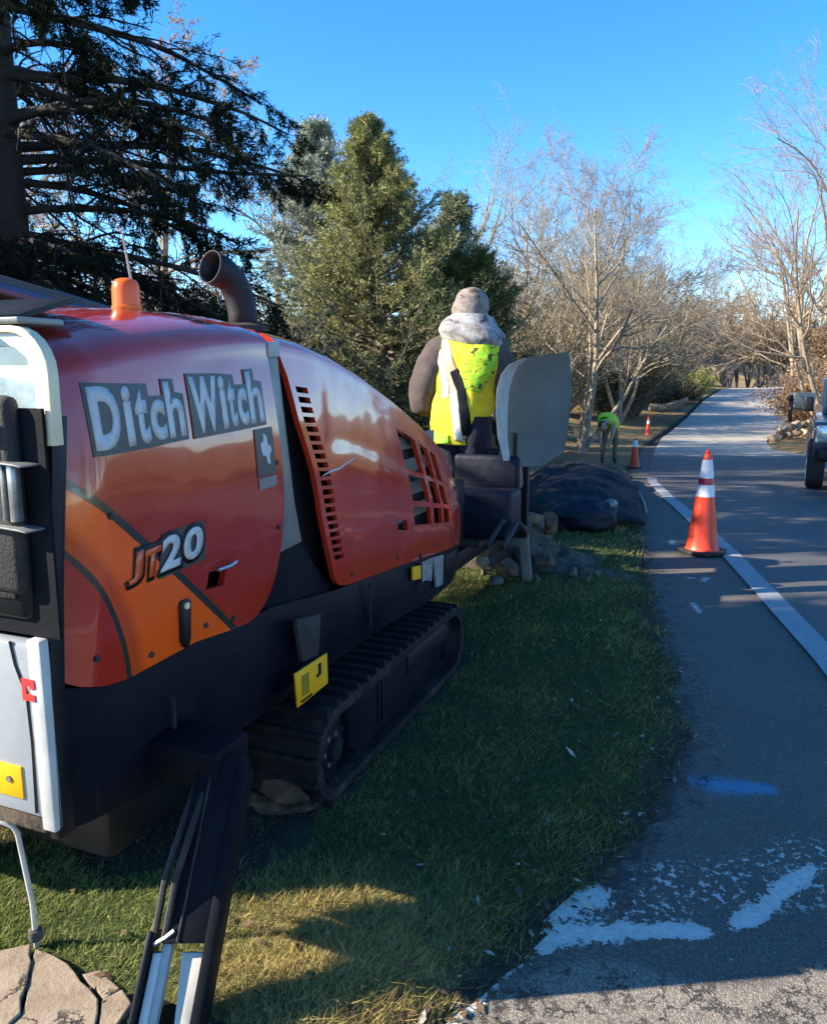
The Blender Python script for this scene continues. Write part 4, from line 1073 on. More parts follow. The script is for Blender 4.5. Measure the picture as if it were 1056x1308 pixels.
for y, w in ((.155, .016), (.185, .007), (.235, .02)):
    MB().box(rx - .055, rx - .03, y, y + w, 1.275, 1.40).build('guide_tube', M['steel'], drill, bevel=.003)
MB().tube([(rx - .02, .50, 1.50), (rx - .05, .35, 1.585), (rx - .05, .25, 1.56), (rx - .03, .205, 1.53)], .012, 8).build('hydraulic_hose', M['rubber'], drill)
# dark edge trim between hood and rear face, silver tank below
MB().prism_xz([(-.96, .50), (-.905, .50), (-.905, .87), (-.885, 1.10), (-.855, 1.34), (-.835, 1.50), (-.88, 1.50), (-.95, .87)], .135, .165).build('edge_trim', M['black'], drill, bevel=.004)
tank = MB().box(rx - .030, rx + .02, .178, .62, .545, .985).build('rear_tank', M['silver'], drill, bevel=.012)
MB().box(rx - .040, rx - .012, .135, .176, .525, 1.00).build('tank_post', M['edgegrey'], tank, bevel=.005)
MB().tube([(rx - .031, .235, .985), (rx - .031, .225, .93), (rx - .031, .197, .86), (rx - .031, .193, .74), (rx - .031, .20, .56)], .004, 6).build('tank_seam', M['black'], tank)
MB().box(rx - .035, rx - .029, .235, .42, .588, .672).build('yellow_label', M['yellow'], tank, bevel=.002)
MB().lathe([(.008, -.039), (.008, -.034)], 10, (rx, .275, .635), 'x').build('label_stud', M['wood'], tank)
mkp = [(.198, .905), (.160, .905), (.158, .885), (.170, .880), (.172, .888), (.186, .888), (.186, .868), (.160, .868), (.160, .852), (.198, .852)]
MB().prism_yz(mkp, rx - .0425, rx - .0395).build('red_mark', M['redmark'], tank, smooth=False)
MB().box(rx - .025, rx + .06, .18, .62, .50, .543).build('tank_drip_edge', M['mud'], tank, bevel=.01)
# roof canopy beyond the hood
can = w2l(-1.23, 3.2, 1.83)
cp = MB()
c0 = [(-2.6, 2.75, 2.13), (-1.64, 3.05, 1.985), (-1.24, 3.22, 1.862), (-1.30, 3.9, 1.862), (-1.70, 3.9, 1.99), (-2.7, 3.7, 2.14)]
c0 = [w2l(*p) for p in c0]
vs = c0 + [(p[0], p[1], p[2] - .05) for p in c0]; n = len(c0)
cp.add(vs, [tuple(range(n)), tuple(range(2*n-1, n-1, -1))] + [(i, (i+1) % n, (i+1) % n + n, i + n) for i in range(n)])
canopy = cp.build('canopy_roof', mat('charcoal_canopy', (.045, .045, .05), .5, var=.15), drill, bevel=.008)
mb = MB(); e0 = [w2l(*p) for p in [(-2.6, 2.735, 2.078), (-1.64, 3.035, 1.933), (-1.25, 3.20, 1.822)]]
mb.tube(e0, .022, 8).build('canopy_edge', mat('blue_grey_trim', (.06, .10, .17), .35, .2), canopy)
for p in [(-1.42, 3.45), (-2.3, 3.2)]:
    q = w2l(p[0], p[1], 0); zt_ = 1.88 if p[0] > -2 else 2.03
    MB().box(q[0] - .02, q[0] + .02, q[1] - .02, q[1] + .02, 1.55 if p[0] > -1.6 else .4, zt_).build('canopy_post', M['black'], canopy, bevel=.004)
# beacon, exhaust, whip aerial
bc = w2l(-1.03, 2.72, 0)
be = MB().lathe([(.043, 0), (.045, .012), (.045, .020), (.042, .022), (.041, .072), (.038, .088), (.030, .098), (.016, .103), (.004, .104)], 28, (-.265, .45, 1.776)).build('beacon', M['amber'], drill)
MB().lathe([(.05, -.02), (.05, .004), (.045, .01)], 24, (-.265, .45, 1.768)).build('beacon_base', M['black'], be)
MB().tube([(-.02, .62, 1.78), (-.06, .61, 1.92), (-.10, .60, 2.06)], [.006, .005, .003], 6).build('aerial', M['edgegrey'], drill)
px_ = [(.385, .47, 1.74), (.383, .472, 1.82), (.372, .478, 1.88), (.348, .49, 1.935), (.31, .505, 1.965), (.255, .52, 1.978)]
ex = MB(); ex.tube(px_, [.055, .055, .055, .056, .058, .062], 20, cap=False)
exo = ex.build('exhaust_pipe', mat('exhaust_black', (.014, .015, .018), .6, .3, var=.3, scale=9, bump=.1), drill)
so = exo.modifiers.new('t', 'SOLIDIFY'); so.thickness = .004
MB().lathe([(.085, 0), (.085, .02), (.064, .03)], 24, (.385, .47, 1.752)).build('exhaust_collar', M['rubber'], exo)
# front frame, operator deck, console and shield
MB().box(1.9, 3.9, .34, .46, .30, .42).build('front_rail', M['black'], drill, bevel=.012)
MB().box(1.9, 3.9, .72, .86, .30, .42).build('front_rail', M['black'], drill, bevel=.012)
MB().box(2.75, 3.95, .25, .97, .425, .465).build('operator_deck', M['rubber'], drill, bevel=.006)
for s in (2.3, 3.75):
    MB().box(s, s + .10, .46, .72, .31, .41).build('cross_member', M['black'], drill, bevel=.008)
MB().box(2.05, 2.6, .30, 1.1, .50, .92).build('rear_locker', M['black'], drill, bevel=.03)
sl = w2l(.47, 5.42, 0)
seat = MB().box(sl[0] - .16, sl[0] + .16, sl[1] - .26, sl[1] + .26, .466, .80).build('operator_seat', M['sack'], drill, bevel=.04, seg=3)
MB().box(sl[0] + .10, sl[0] + .17, sl[1] - .24, sl[1] + .24, .78, 1.02).build('seat_pad', M['sack'], seat, bevel=.03, seg=3)
for dy in (-.30, -.20, .18):
    MB().tube([(sl[0] - .5, sl[1] + dy, .50), (sl[0] - .2, sl[1] + dy - .02, .62), (sl[0] + .1, sl[1] + dy, .50), (sl[0] + .4, sl[1] + dy + .05, .49)], .018, 8).build('hydraulic_hose', M['rubber'], drill)
cl = w2l(.52, 6.42, 0)
con = MB().box(cl[0] - .10, cl[0] + .12, cl[1] - .28, cl[1] + .22, .46, 1.26).build('control_console', M['black'], drill, bevel=.03)
for dy in (-.14, .10):
    MB().tube([(cl[0] - .02, cl[1] + dy, 1.25), (cl[0] - .04, cl[1] + dy, 1.36)], .012, 8).build('lever', M['steel'], con)
    bm_ = MB().lathe([(.004, 0), (.02, .012), (.024, .03), (.018, .046), (.004, .05)], 12, (cl[0] - .04, cl[1] + dy, 1.35)).build('lever_knob', M['rubber'], con)
def shield():
    # outline (world X, Z) of a curved moulded panel standing at Y about 6.2
    out = [(.735, .88), (.70, .95), (.655, 1.10), (.637, 1.30), (.640, 1.46), (.675, 1.58), (.735, 1.655), (.85, 1.705), (1.05, 1.738), (1.20, 1.752), (1.232, 1.70), (1.240, 1.45), (1.225, 1.20), (1.200, .98), (1.03, .865), (.88, .86)]
    cx, cz = .95, 1.3
    mb = MB(); n = len(out); K = 7
    sc_ = 5.55 / 6.2
    def near(X, Y, Z): return w2l(X * sc_, Y * sc_, 1.6 + (Z - 1.6) * sc_)
    def pt(x, z, k, back):
        f = k / (K - 1)
        X = cx + (x - cx) * f; Z = cz + (z - cz) * f
        e = (X - .64) / .6
        Y = 6.26 - .13 * (1 - min(1, max(0, e)) ) ** 2 - .05 * (f ** 3) + (.03 if back else 0)
        return near(X, Y, Z)
    vs = []
    for back in (0, 1):
        for k in range(1, K):
            vs += [pt(x, z, k, back) for x, z in out]
    c0i = len(vs); vs += [pt(cx, cz, 0, 0), pt(cx, cz, 0, 1)]
    fs = []; LN = (K - 1) * n
    for bk in (0, 1):
        o = bk * LN
        for i in range(n):
            j = (i + 1) % n
            fs.append((c0i + bk, o + i, o + j) if not bk else (c0i + bk, o + j, o + i))
            for k in range(K - 2):
                q = (o + k*n + i, o + (k+1)*n + i, o + (k+1)*n + j, o + k*n + j)
                fs.append(q if not bk else q[::-1])
    for i in range(n):
        j = (i + 1) % n; a = (K - 2) * n
        fs.append((a + i, LN + a + i, LN + a + j, a + j))
    o = mb.add(vs, fs).build('console_shield', M['greyplastic'], drill, deg=60)
    # turned-in rim, coloured pale to paint the sunlit left edge
    rim = [(.700, .92), (.655, 1.10), (.637, 1.30), (.640, 1.46), (.675, 1.58), (.735, 1.655), (.85, 1.705)]
    vs = []; fs = []
    wdt = [.05, .07, .085, .09, .085, .06, .01]
    for (x, z), w in zip(rim, wdt):
        vs += [near(x - .004, 6.045, z), near(x + w, 6.085, z - .01 if z > 1.5 else z)]
    vs2 = [tuple(Vector(v) + Vector((.012, 0, 0))) for v in vs]; m_n = len(vs)
    for k in range(len(rim) - 1):
        a = 2 * k
        fs += [(a, a+1, a+3, a+2), (m_n+a, m_n+a+2, m_n+a+3, m_n+a+1), (a, a+2, m_n+a+2, m_n+a), (a+1, m_n+a+1, m_n+a+3, a+3)]
    MB().add(vs + vs2, fs).build('shield_rim', M['edgegrey'], o, deg=60)
    q = [near(.735, 6.12, z) for z in (.90, 1.12)]
    MB().tube([near(.800, 6.150, .93), near(.800, 6.150, 1.13)], .012, 6).build('slot', M['black'], o)
    MB().box(near(.9, 6.3, 0)[0] - .03, near(.9, 6.3, 0)[0] + .03, near(.9, 6.3, 0)[1] - .03, near(.9, 6.3, 0)[1] + .25, .40, 1.05).build('shield_post', M['black'], o)
shield()
mb = MB(); pa = [w2l(*p) for p in [(.70, 5.55, 1.05), (.755, 5.55, 1.05), (.90, 5.80, .02), (.83, 5.80, .02)]]
pb = [tuple(Vector(p) + Vector((.05, 0, 0))) for p in pa]
mb.add(pa + pb, [(0,1,2,3), (7,6,5,4), (0,4,5,1), (1,5,6,2), (2,6,7,3), (3,7,4,0)]).build('anchor_leg', M['greyplate'], drill, bevel=.005)

# --- rear outrigger leg: square tube in the shade, rod and plates reaching down to the foot in the sun
top = Vector(w2l(-.545, 2.00, .56)); fut = Vector(w2l(-.612, 1.64, .03))
ax = (fut - top).normalized()
def leg_piece(name, mt, t0, t1, off, w, d, parent, bevel=.004, taper=1.0):
    """bar along the leg axis between t0 and t1 (0 top .. 1 foot), off sideways (world x), w wide, d deep"""
    p0 = top.lerp(fut, t0); p1 = top.lerp(fut, t1)
    sx = (drI.to_3x3() @ Vector((1, 0, 0))).normalized(); dy = sx.cross(ax).normalized()
    vs = []
    for p, k in ((p0, 1.0), (p1, taper)):
        for a, b_ in ((-1, -1), (1, -1), (1, 1), (-1, 1)):
            vs.append(p + sx * (off + a * w * .5 * k) + dy * (b_ * d * .5))
    return MB().add(vs, [(0,3,2,1), (4,5,6,7), (0,1,5,4), (1,2,6,5), (2,3,7,6), (3,0,4,7)]).build(name, mt, parent, bevel=bevel)
leg = leg_piece('stabilizer_leg', M['legblack'], 0, .70, .030, .12, .10, drill, .006)
leg_piece('side_plate', M['legblack'], .05, 1.0, .092, .026, .11, leg)
leg_piece('side_flange', M['rubber'], .0, .70, .012, .008, .108, leg)
leg_piece('side_plate', M['black'], .66, 1.0, -.062, .012, .10, leg)
leg_piece('cylinder_rod', M['edgegrey'], .70, .99, -.022, .030, .030, leg, .012)
leg_piece('rod_guide', M['white'], .735, .99, -.040, .022, .045, leg)
leg_piece('wear_plate', mat('cream_wear_plate', (.56, .50, .42), .6, var=.12, scale=14), .735, .995, .055, .075, .02, leg, .003, .55)
MB().tube([tuple(top.lerp(fut, .60) + Vector((-.06, -.02, 0))), tuple(top.lerp(fut, .63) + Vector((-.062, .0, 0))), tuple(top.lerp(fut, .665) + Vector((-.06, .03, 0)))], .006, 6).build('safety_wire', M['steel'], leg)
f2 = w2l(-.60, 1.60, .02)
MB().box(f2[0] - .12, f2[0] + .12, f2[1] - .12, f2[1] + .12, -.005, .03).build('foot_pad', M['black'], leg, bevel=.008)

MB().box(top.x - .07, top.x + .09, top.y - .05, .17, top.z - .06, top.z + .045).build('leg_bracket', M['legblack'], leg, bevel=.008)
for dx in (0, .03):
    a_ = top.lerp(fut, .45)
    MB().tube([tuple(top + Vector((.05, .12 + dx, .02))), tuple(top + Vector((-.06, -.02 + dx, -.03))), tuple(a_ + Vector((-.075, -.01 + dx, .03))), tuple(top.lerp(fut, .66) + Vector((-.05, .01 + dx, 0)))], .009, 8).build('hydraulic_hose', M['rubber'], leg)
for sx_, zx_ in [(-.80, .90), (-.60, .84), (-.36, .85), (-.22, .83), (-.74, 1.25), (.03, 1.30), (.03, 1.08)]:
    MB().lathe([(.009, -.005), (.009, .004)], 8, (sx_, float(yA(sx_, zx_)), zx_), 'y').build('bolt', M['rubber'], rear_hood)
for sx_, zx_ in [(.62, .77), (1.1, .735), (1.6, .69), (2.03, .66), (1.95, .95)]:
    MB().lathe([(.009, -.005), (.009, .004)], 8, (sx_, float(yB(sx_, zx_)), zx_), 'y').build('bolt', M['rubber'], front_hood)

# ------------------------------------------------------------------ cones
def cone(name, loc, h, bands, label, rz=0.0, top='tip', tilt=0):
    root = empty(name, loc, rz); tag(root, label, 'traffic cone', 'traffic cones along the pavement')
    k = h / .9
    b = .19 * k
    pts = [(b, -b*.55), (b*.55, -b), (-b*.55, -b), (-b, -b*.55), (-b, b*.55), (-b*.55, b), (b*.55, b), (b, b*.55)]
    MB().prism_xy(pts, 0, .032 * k).build('base', M['rubber'], root, bevel=.006)
    r0, r1 = .140 * k, .034 * k; z0, z1 = .03 * k, h
    def rr(z): return r0 + (r1 - r0) * (z - z0) / (z1 - z0)
    zt = h if top == 'tip' else h * .93
    MB().lathe([(r0 + .012*k, z0), (r0 + .004*k, z0 + .012*k), (rr(.06*k), .06*k), (rr(.3*k), .3*k), (rr(.5*k), .5*k), (rr(.7*k), .7*k), (rr(zt - .03*k), zt - .03*k), (rr(zt) - .004*k, zt - .01*k), (rr(zt) * .6, zt)], 32).build('body', M['cone'], root)
    if top == 'tip':
        MB().lathe([(.022*k, h - .004*k), (.024*k, h + .012*k), (.012*k, h + .03*k), (.003*k, h + .036*k)], 16).build('tip', M['cone'], root)
    for za, zb, mt in bands:
        MB().lathe([(rr(za*k) + .002, za*k), (rr(zb*k) + .002, zb*k)], 32).build('band', M[mt], root)
    return root
cone('traffic_cone', (2.63, 6.98, -.018), .90, [(.515, .622, 'band'), (.622, .682, 'bandred'), (.682, .845, 'band')], 'tall orange traffic cone with two white bands nearest on the pavement', .3)
c2 = 17.3; cone('traffic_cone', (.283 * c2, c2, zr(c2) + .01), .70, [(.60, .78, 'band')], 'orange cone with white top standing beside the bending worker', .5, top='flat')
c3 = 31.5; cone('traffic_cone', (.2985 * c3, c3, zr(c3) + .01), .75, [(.56, .70, 'band')], 'small distant orange cone farthest up the road', .1)

# ------------------------------------------------------------------ broken concrete, stake, rocks, tarp, sack
def slab_piece(poly, z0, z1, label, mt, seed):
    r_ = random.Random(seed); n = len(poly)
    cx = sum(p[0] for p in poly) / n; cy = sum(p[1] for p in poly) / n
    # roughen the outline
    pts = []
    for i in range(n):
        a, b_ = poly[i], poly[(i + 1) % n]; k = max(1, int(math.hypot(b_[0]-a[0], b_[1]-a[1]) / .035))
        for q in range(k):
            f = q / k; pts.append((a[0] + (b_[0]-a[0]) * f + r_.gauss(0, .004) - cx, a[1] + (b_[1]-a[1]) * f + r_.gauss(0, .004) - cy))
    o = MB().prism_xy(pts, z0, z1).build('concrete_piece', mt, None, bevel=.004, smooth=False)
    o.location = (cx, cy, 0); return tag(o, label, 'concrete', 'broken pieces of old concrete')
m, t, b = new_mat('old_concrete'); tc = t.nodes.new('ShaderNodeTexCoord')
cr = tramp(t, tnoise(t, tc, 9, 10, .7).outputs['Fac'], [(.25, (.17, .125, .085)), (.5, (.30, .225, .155)), (.75, (.38, .31, .23))])
wn = tnoise(t, tc, 5, 8, .7); ad = t.nodes.new('ShaderNodeVectorMath'); ad.operation = 'MULTIPLY_ADD'; ad.inputs[1].default_value = (.3, .3, .3)
t.links.new(wn.outputs['Color'], ad.inputs[0]); t.links.new(tc.outputs['Object'], ad.inputs[2])
v2 = t.nodes.new('ShaderNodeTexVoronoi'); v2.feature = 'DISTANCE_TO_EDGE'; v2.inputs['Scale'].default_value = 5; t.links.new(ad.outputs[0], v2.inputs['Vector'])
ck = tmath(t, 'MULTIPLY', tstep(t, v2.outputs['Distance'], .03, .006), tstep(t, tnoise(t, tc, 3.3, 2).outputs['Fac'], .47, .56))
t.links.new(tmix(t, ck, cr.outputs[0], (.02, .017, .014)), b.inputs['Base Color']); b.inputs['Roughness'].default_value = .9
bp = t.nodes.new('ShaderNodeBump'); bp.inputs['Distance'].default_value = .006; bp.inputs['Strength'].default_value = .9
t.links.new(tmath(t, 'SUBTRACT', tnoise(t, tc, 60, 8, .75).outputs['Fac'], tmath(t, 'MULTIPLY', ck, 2.)), bp.inputs['Height']); t.links.new(bp.outputs[0], b.inputs['Normal'])
M['concrete'] = m
slab_piece([(-1.75, 1.50), (-1.0, 1.50), (-.98, 1.70), (-1.02, 1.83), (-1.06, 1.93), (-1.14, 1.905), (-1.30, 1.95), (-1.75, 1.93)], -.02, .035, 'large cracked brown concrete slab in the lower left corner', M['concrete'], 1)
slab_piece([(-.993, 1.50), (-.80, 1.50), (-.775, 1.66), (-.80, 1.745), (-.90, 1.835), (-.965, 1.895), (-1.052, 1.927), (-1.014, 1.83), (-.974, 1.70)], -.02, .028, 'cracked concrete piece between the big slab and the outrigger leg', M['concrete'], 2)
slab_piece([(-.795, 1.745), (-.765, 1.655), (-.735, 1.67), (-.715, 1.735), (-.76, 1.785)], -.01, .022, 'small concrete chip beside the outrigger leg', M['concrete'], 3)
slab_piece([(-.885, 1.838), (-.80, 1.755), (-.765, 1.795), (-.84, 1.855)], -.01, .018, 'thin grey concrete chip at the edge of the grass', M['concrete'], 4)

root = tag(empty('bent_rod', (-1.06, 1.955, 0)), 'thin pale bent metal rod stuck upright beside the concrete slab', 'rod')
zt = .42
MB().tube([(0, 0, -.05), (.002, -.005, .15), (-.012, -.02, .37), (-.022, -.022, .392), (-.045, -.022, .402), (-.10, -.022, .408)], .0075, 10).build('rod', mat('bare_rod', (.60, .56, .50), .5, .2, var=.15), root)
MB().lathe([(.016, 0), (.02, .008), (.018, .03), (.010, .036)], 12, (0, 0, .03)).build('collar', M['rockgrey'], root)
st = tag(MB().tube([(0, 0, -.1), (.004, 0, .2), (0, 0, .36)], .014, 8).build('stake', M['barkdark'], None), 'thin dark stake driven in beside the rock pile', 'stake'); st.location = (.862, 6.66, 0)

# spoil: low streak of bare soil on the lawn below the rocks
def mound(name, cx, cy, rx, ry, h, mt, label, cat, seed, kind=None, n=46, rot=0., z0=None):
    v = []; f = []
    for i in range(n):
        for j in range(n):
            x = (i / (n-1) * 2 - 1) * rx * 1.25; y = (j / (n-1) * 2 - 1) * ry * 1.25
            d = math.hypot(x / rx, y / ry); w = max(0, 1 - d ** 2)
            q = noise.fractal(Vector((x * 4 + seed, y * 4, seed)), 1., 2., 5)
            X = x * math.cos(rot) - y * math.sin(rot); Y = x * math.sin(rot) + y * math.cos(rot)
            z = h * w ** .8 * (1 + .5 * q) + .03 * q * min(1, w * 3) - .05 * (1 if w <= 0 else 0)
            v.append((X, Y, z + (gzf(cx + X, cy + Y) - gzf(cx, cy))))
            if i and j: f.append(((i-1)*n+j-1, i*n+j-1, i*n+j, (i-1)*n+j))
    me = bpy.data.meshes.new(name); me.from_pydata(v, [], f)
    o = link(name, me, mt, None, smooth=True); o.location = (cx, cy, gzf(cx, cy) if z0 is None else z0)
    return tag(o, label, cat, kind=kind)
mound('soil_heap', 1.02, 6.55, .55, .42, .08, M['dirt'], 'low heap of dark soil below the rock pile', 'soil', 2, kind='stuff')
mound('soil_streak', 1.42, 6.12, .40, .12, .035, M['dirt'], 'streak of dark loose soil across the lawn', 'soil', 5, kind='stuff', rot=-.25)
mound('rubble_bank', .70, 6.75, .62, .55, .34, M['dirt'], 'bank of soil under the rocks behind the drill', 'soil', 8, kind='stuff')

RDX, RDY = .02, -.9
rocks = [  # x, y, z, size, material, label
 (.86, 7.02, .44, (.14, .12, .10), 'rock', 'tan brown rock near the top of the pile below the worker'),
 (1.02, 6.95, .12, (.16, .12, .11), 'rock', 'dull brown rock low on the right flank of the pile'),
 (.58, 7.05, .10, (.12, .10, .12), 'rockgrey', 'dark grey rock at the foot of the pile beside the stake'),
 (1.36, 7.75, .11, (.14, .12, .135), 'rockpale', 'pale pointed rock at the right end of the rock pile'),
 (.92, 7.15, .13, (.20, .16, .15), 'rockgrey', 'large flat grey rock in the middle of the pile'),
 (.98, 7.50, .36, (.15, .13, .11), 'rock', 'rusty brown rock on the back of the pile'),
 (.70, 7.40, .40, (.19, .14, .12), 'rock', 'broad brown rock on top of the pile'),
 (1.16, 7.55, .30, (.10, .10, .15), 'rock', 'upright brown rock beside the slanted steel leg'),
 (.72, 6.75, .10, (.17, .14, .12), 'rock', 'low brown rock in front of the grey rock'),
 (.50, 6.90, .22, (.13, .12, .10), 'rock', 'reddish brown rock behind the end of the drill'),
 (.60, 6.60, .05, (.10, .08, .06), 'rockgrey', 'pale grey stone lying on the grass by the drill'),
 (.52, 6.85, .14, (.09, .08, .10), 'rockpale', 'whitish stone wedged against the end of the drill')]
for k, (x, y, z, s, mt, lb) in enumerate(rocks):
    o = link('rock', rockmesh(*[q * .76 for q in s], k + 3), M[mt]); o.location = (x + RDX, y + RDY, z) if k != 3 else (x, y, z); o.rotation_euler = (0, 0, k * 1.3)
    tag(o, lb, 'rock', 'rocks piled behind the drill')
rr_ = random.Random(4)
pr = link('rock', rockmesh(.06, .05, .04, 40, 2), M['rock'])
for k in range(16):
    o = pr if k == 0 else pr.copy()
    if k: COL.objects.link(o)
    x = rr_.uniform(.5, 1.45); y = rr_.uniform(5.7, 7.3); o.location = (x, y, gzf(x, y) + .02 + max(0, .32 * (1 - ((x - .70) / .62) ** 2 - ((y - 6.75) / .55) ** 2)))
    o.rotation_euler = (rr_.random() * 6, rr_.random() * 6, rr_.random() * 6); s = rr_.uniform(.5, 1.3); o.scale = (s, s, s)
    tag(o, 'small brown stone lying loose around the rock pile', 'stone', 'small loose stones by the rock pile')

# dark tarp spread over a low spoil bank, its right edge along the pavement
def tarp():
    # outline runs along the pavement edge from Y 8.3 to Y 14
    n, k = 90, 52; v = []; f = []
    for i in range(n):
        y = 8.15 + 5.6 * i / (n - 1)
        xr = float(EX(y)) + .02 + .06 * noise.noise(Vector((y * 2, 0, 0))); xl = np.interp(y, [8.1, 9.0, 11, 12.6, 13.8], [1.55, 1.25, 1.45, 1.9, 2.9])
        for j in range(k):
            u = j / (k - 1); x = xl + (xr - xl) * u
            hump = .50 * math.sin(math.pi * min(1, u * .92)) ** .6 * math.sin(math.pi * min(1, max(0, (i + 1) / (n + 1)))) ** .45 * (1 - .35 * u)
            q = noise.fractal(Vector((x * 1.5, y * 1.1, 3)), 1., 2., 4)
            v.append((x, y, float(gz(xr - .2, y)) + .02 + hump * (1 + .22 * q) + (.05 * abs(noise.noise(Vector((x * 3.1, y * 2.2, 0)))) + .03 * abs(noise.noise(Vector((x * 8, y * 5, 5))))) * min(1, hump * 8)))
            if i and j: f.append(((i-1)*k+j-1, (i-1)*k+j, i*k+j, i*k+j-1))
    c = (2.6, 11, gzf(2.6, 11)); v = [(a - c[0], b2 - c[1], d - c[2]) for a, b2, d in v]
    me = bpy.data.meshes.new('tarp'); me.from_pydata(v, [], f)
    o = link('tarp', me, M['tarp'], None, smooth=True); o.location = c
    so = o.modifiers.new('t', 'SOLIDIFY'); so.thickness = .01
    tag(o, 'large dark tarp spread over a low bank beside the pavement', 'tarp')
    # pale hem strip along the pavement side
    mb = MB(); pts = [(float(EX(y)) + .09 - c[0], y - c[1], float(gz(EX(y) - .1, y)) + .045 - c[2]) for y in np.linspace(9.1, 11.8, 14)]
    mb.tube(pts, .016, 6).build('tarp_hem', M['greyplate'], o)
tarp()
def sack():
    me = clod(.36, .26, .20, 7, 4, .28)
    o = link('sack', me, M['sack'], None, smooth=True); o.location = (1.80, 8.05, .12); o.rotation_euler = (0, 0, .2)
    tag(o, 'navy plastic sack lying in front of the dark tarp', 'sack')
    t_ = link('sack_neck', clod(.07, .06, .05, 9, 3, .4), M['greyplate'], o, smooth=True); t_.location = (.26, -.04, .12)
sack()

# ------------------------------------------------------------------ people
def skin_body(name, joints, bones, hands, head, mats_, pick, parent, loc):
    """one continuous figure grown from a skeleton; fingers are short chains rooted inside the palms"""
    names = list(joints); vid = {k: i for i, k in enumerate(names)}
    V = [Vector(joints[k][0]) for k in names]; Rd = [joints[k][1] for k in names]
    E = [(vid[a], vid[b]) for a, b in bones]; roots = [vid['pelvis']]
    for wrist, fwd, side, curl, L in hands:      # hand: palm from the wrist along fwd, thumb on side
        w = Vector(wrist); f = Vector(fwd).normalized(); s = Vector(side).normalized(); s = (s - f * s.dot(f)).normalized(); nrm = f.cross(s) * curl
        for q, (o, ln) in enumerate(((.030, .92), (.010, 1.0), (-.011, .95), (-.030, .78))):
            p = w + f * (.075 * L) + s * o * L
            ch = [p, p + f * .035 * L * ln + nrm * .004, p + f * .058 * L * ln + nrm * .022 * L, p + f * .062 * L * ln + nrm * .046 * L]
            i0 = len(V); V += ch; Rd += [.0095, .009, .0085, .007]; E += [(i0 + k, i0 + k + 1) for k in range(3)]; roots.append(i0)
        p = w + f * .03 * L + s * .025 * L
        ch = [p, p + f * .025 * L + s * .028 * L, p + f * .052 * L + s * .034 * L + nrm * .014]
        i0 = len(V); V += ch; Rd += [.012, .0105, .009]; E += [(i0, i0+1), (i0+1, i0+2)]; roots.append(i0)
    me = bpy.data.meshes.new(name); me.from_pydata([tuple(v) for v in V], E, [])
    o = bpy.data.objects.new(name, me); COL.objects.link(o)
    me.skin_vertices.new() if hasattr(me.skin_vertices, 'new') and not me.skin_vertices else None
    mod = o.modifiers.new('skin', 'SKIN'); mod.use_smooth_shade = True; mod.branch_smoothing = .6
    if not me.skin_vertices:
        bpy.context.view_layer.objects.active = o
    sv = me.skin_vertices[0].data
    for i, r in enumerate(Rd):
        sv[i].radius = r if isinstance(r, tuple) else (r, r); sv[i].use_root = i in roots
    ss = o.modifiers.new('sub', 'SUBSURF'); ss.levels = 2; ss.render_levels = 2
    dg = bpy.context.evaluated_depsgraph_get(); m2 = bpy.data.meshes.new_from_object(o.evaluated_get(dg))
    bpy.data.objects.remove(o)
    bm = bmesh.new(); bm.from_mesh(m2)
    # head with brow, nose, chin and ears, joined to the neck
    hc, hf, hu, hr = Vector(head[0]), Vector(head[1]).normalized(), Vector(head[2]), head[3]
    hu = (hu - hf * hu.dot(hf)).normalized(); hs_ = hf.cross(hu)
    r = bmesh.ops.create_uvsphere(bm, u_segments=28, v_segments=18, radius=1.0)
    for v in r['verts']:
        x, y, z = v.co; f = x
        k = 1.0
        fx = x * .90; 
        if f > .3: fx += .06 * (f - .3)
        jaw = max(0, -z - .25); fx += -.05 * jaw; wdt = .76 - .18 * jaw
        nose = math.exp(-((y / .13) ** 2 + ((z + .12) / .17) ** 2)) * (.20 if x > .5 else 0)
        eyes = (math.exp(-(((abs(y) - .32) / .14) ** 2 + ((z - .06) / .10) ** 2)) * -.07) if x > .4 else 0
        mouth = math.exp(-((y / .25) ** 2 + ((z + .47) / .05) ** 2)) * (-.05 if x > .4 else 0)
        ear = math.exp(-(((x + .02) / .14) ** 2 + ((z + .02) / .22) ** 2)) * .14
        v.co = hc + (hf * (fx + nose + eyes + mouth) + hs_ * (y * wdt + (ear if y > .6 else -ear if y < -.6 else 0)) + hu * z * 1.08) * hr
    bm.to_mesh(m2); bm.free()
    for mm in mats_: m2.materials.append(mm)
    for p in m2.polygons:
        p.material_index = pick(p.center); p.use_smooth = True
    for v in m2.vertices: v.co -= Vector(loc)
    ob = link(name, m2, None, parent)
    for sgn in (-1, 1):
        e = MB().lathe([(.001, -.012), (.009, -.008), (.012, 0), (.009, .008), (.001, .012)], 10).build('eye', M['eye'], ob)
        e.location = hc + (hf * .82 + hs_ * .30 * sgn + hu * .06) * hr - Vector(loc)
    return ob

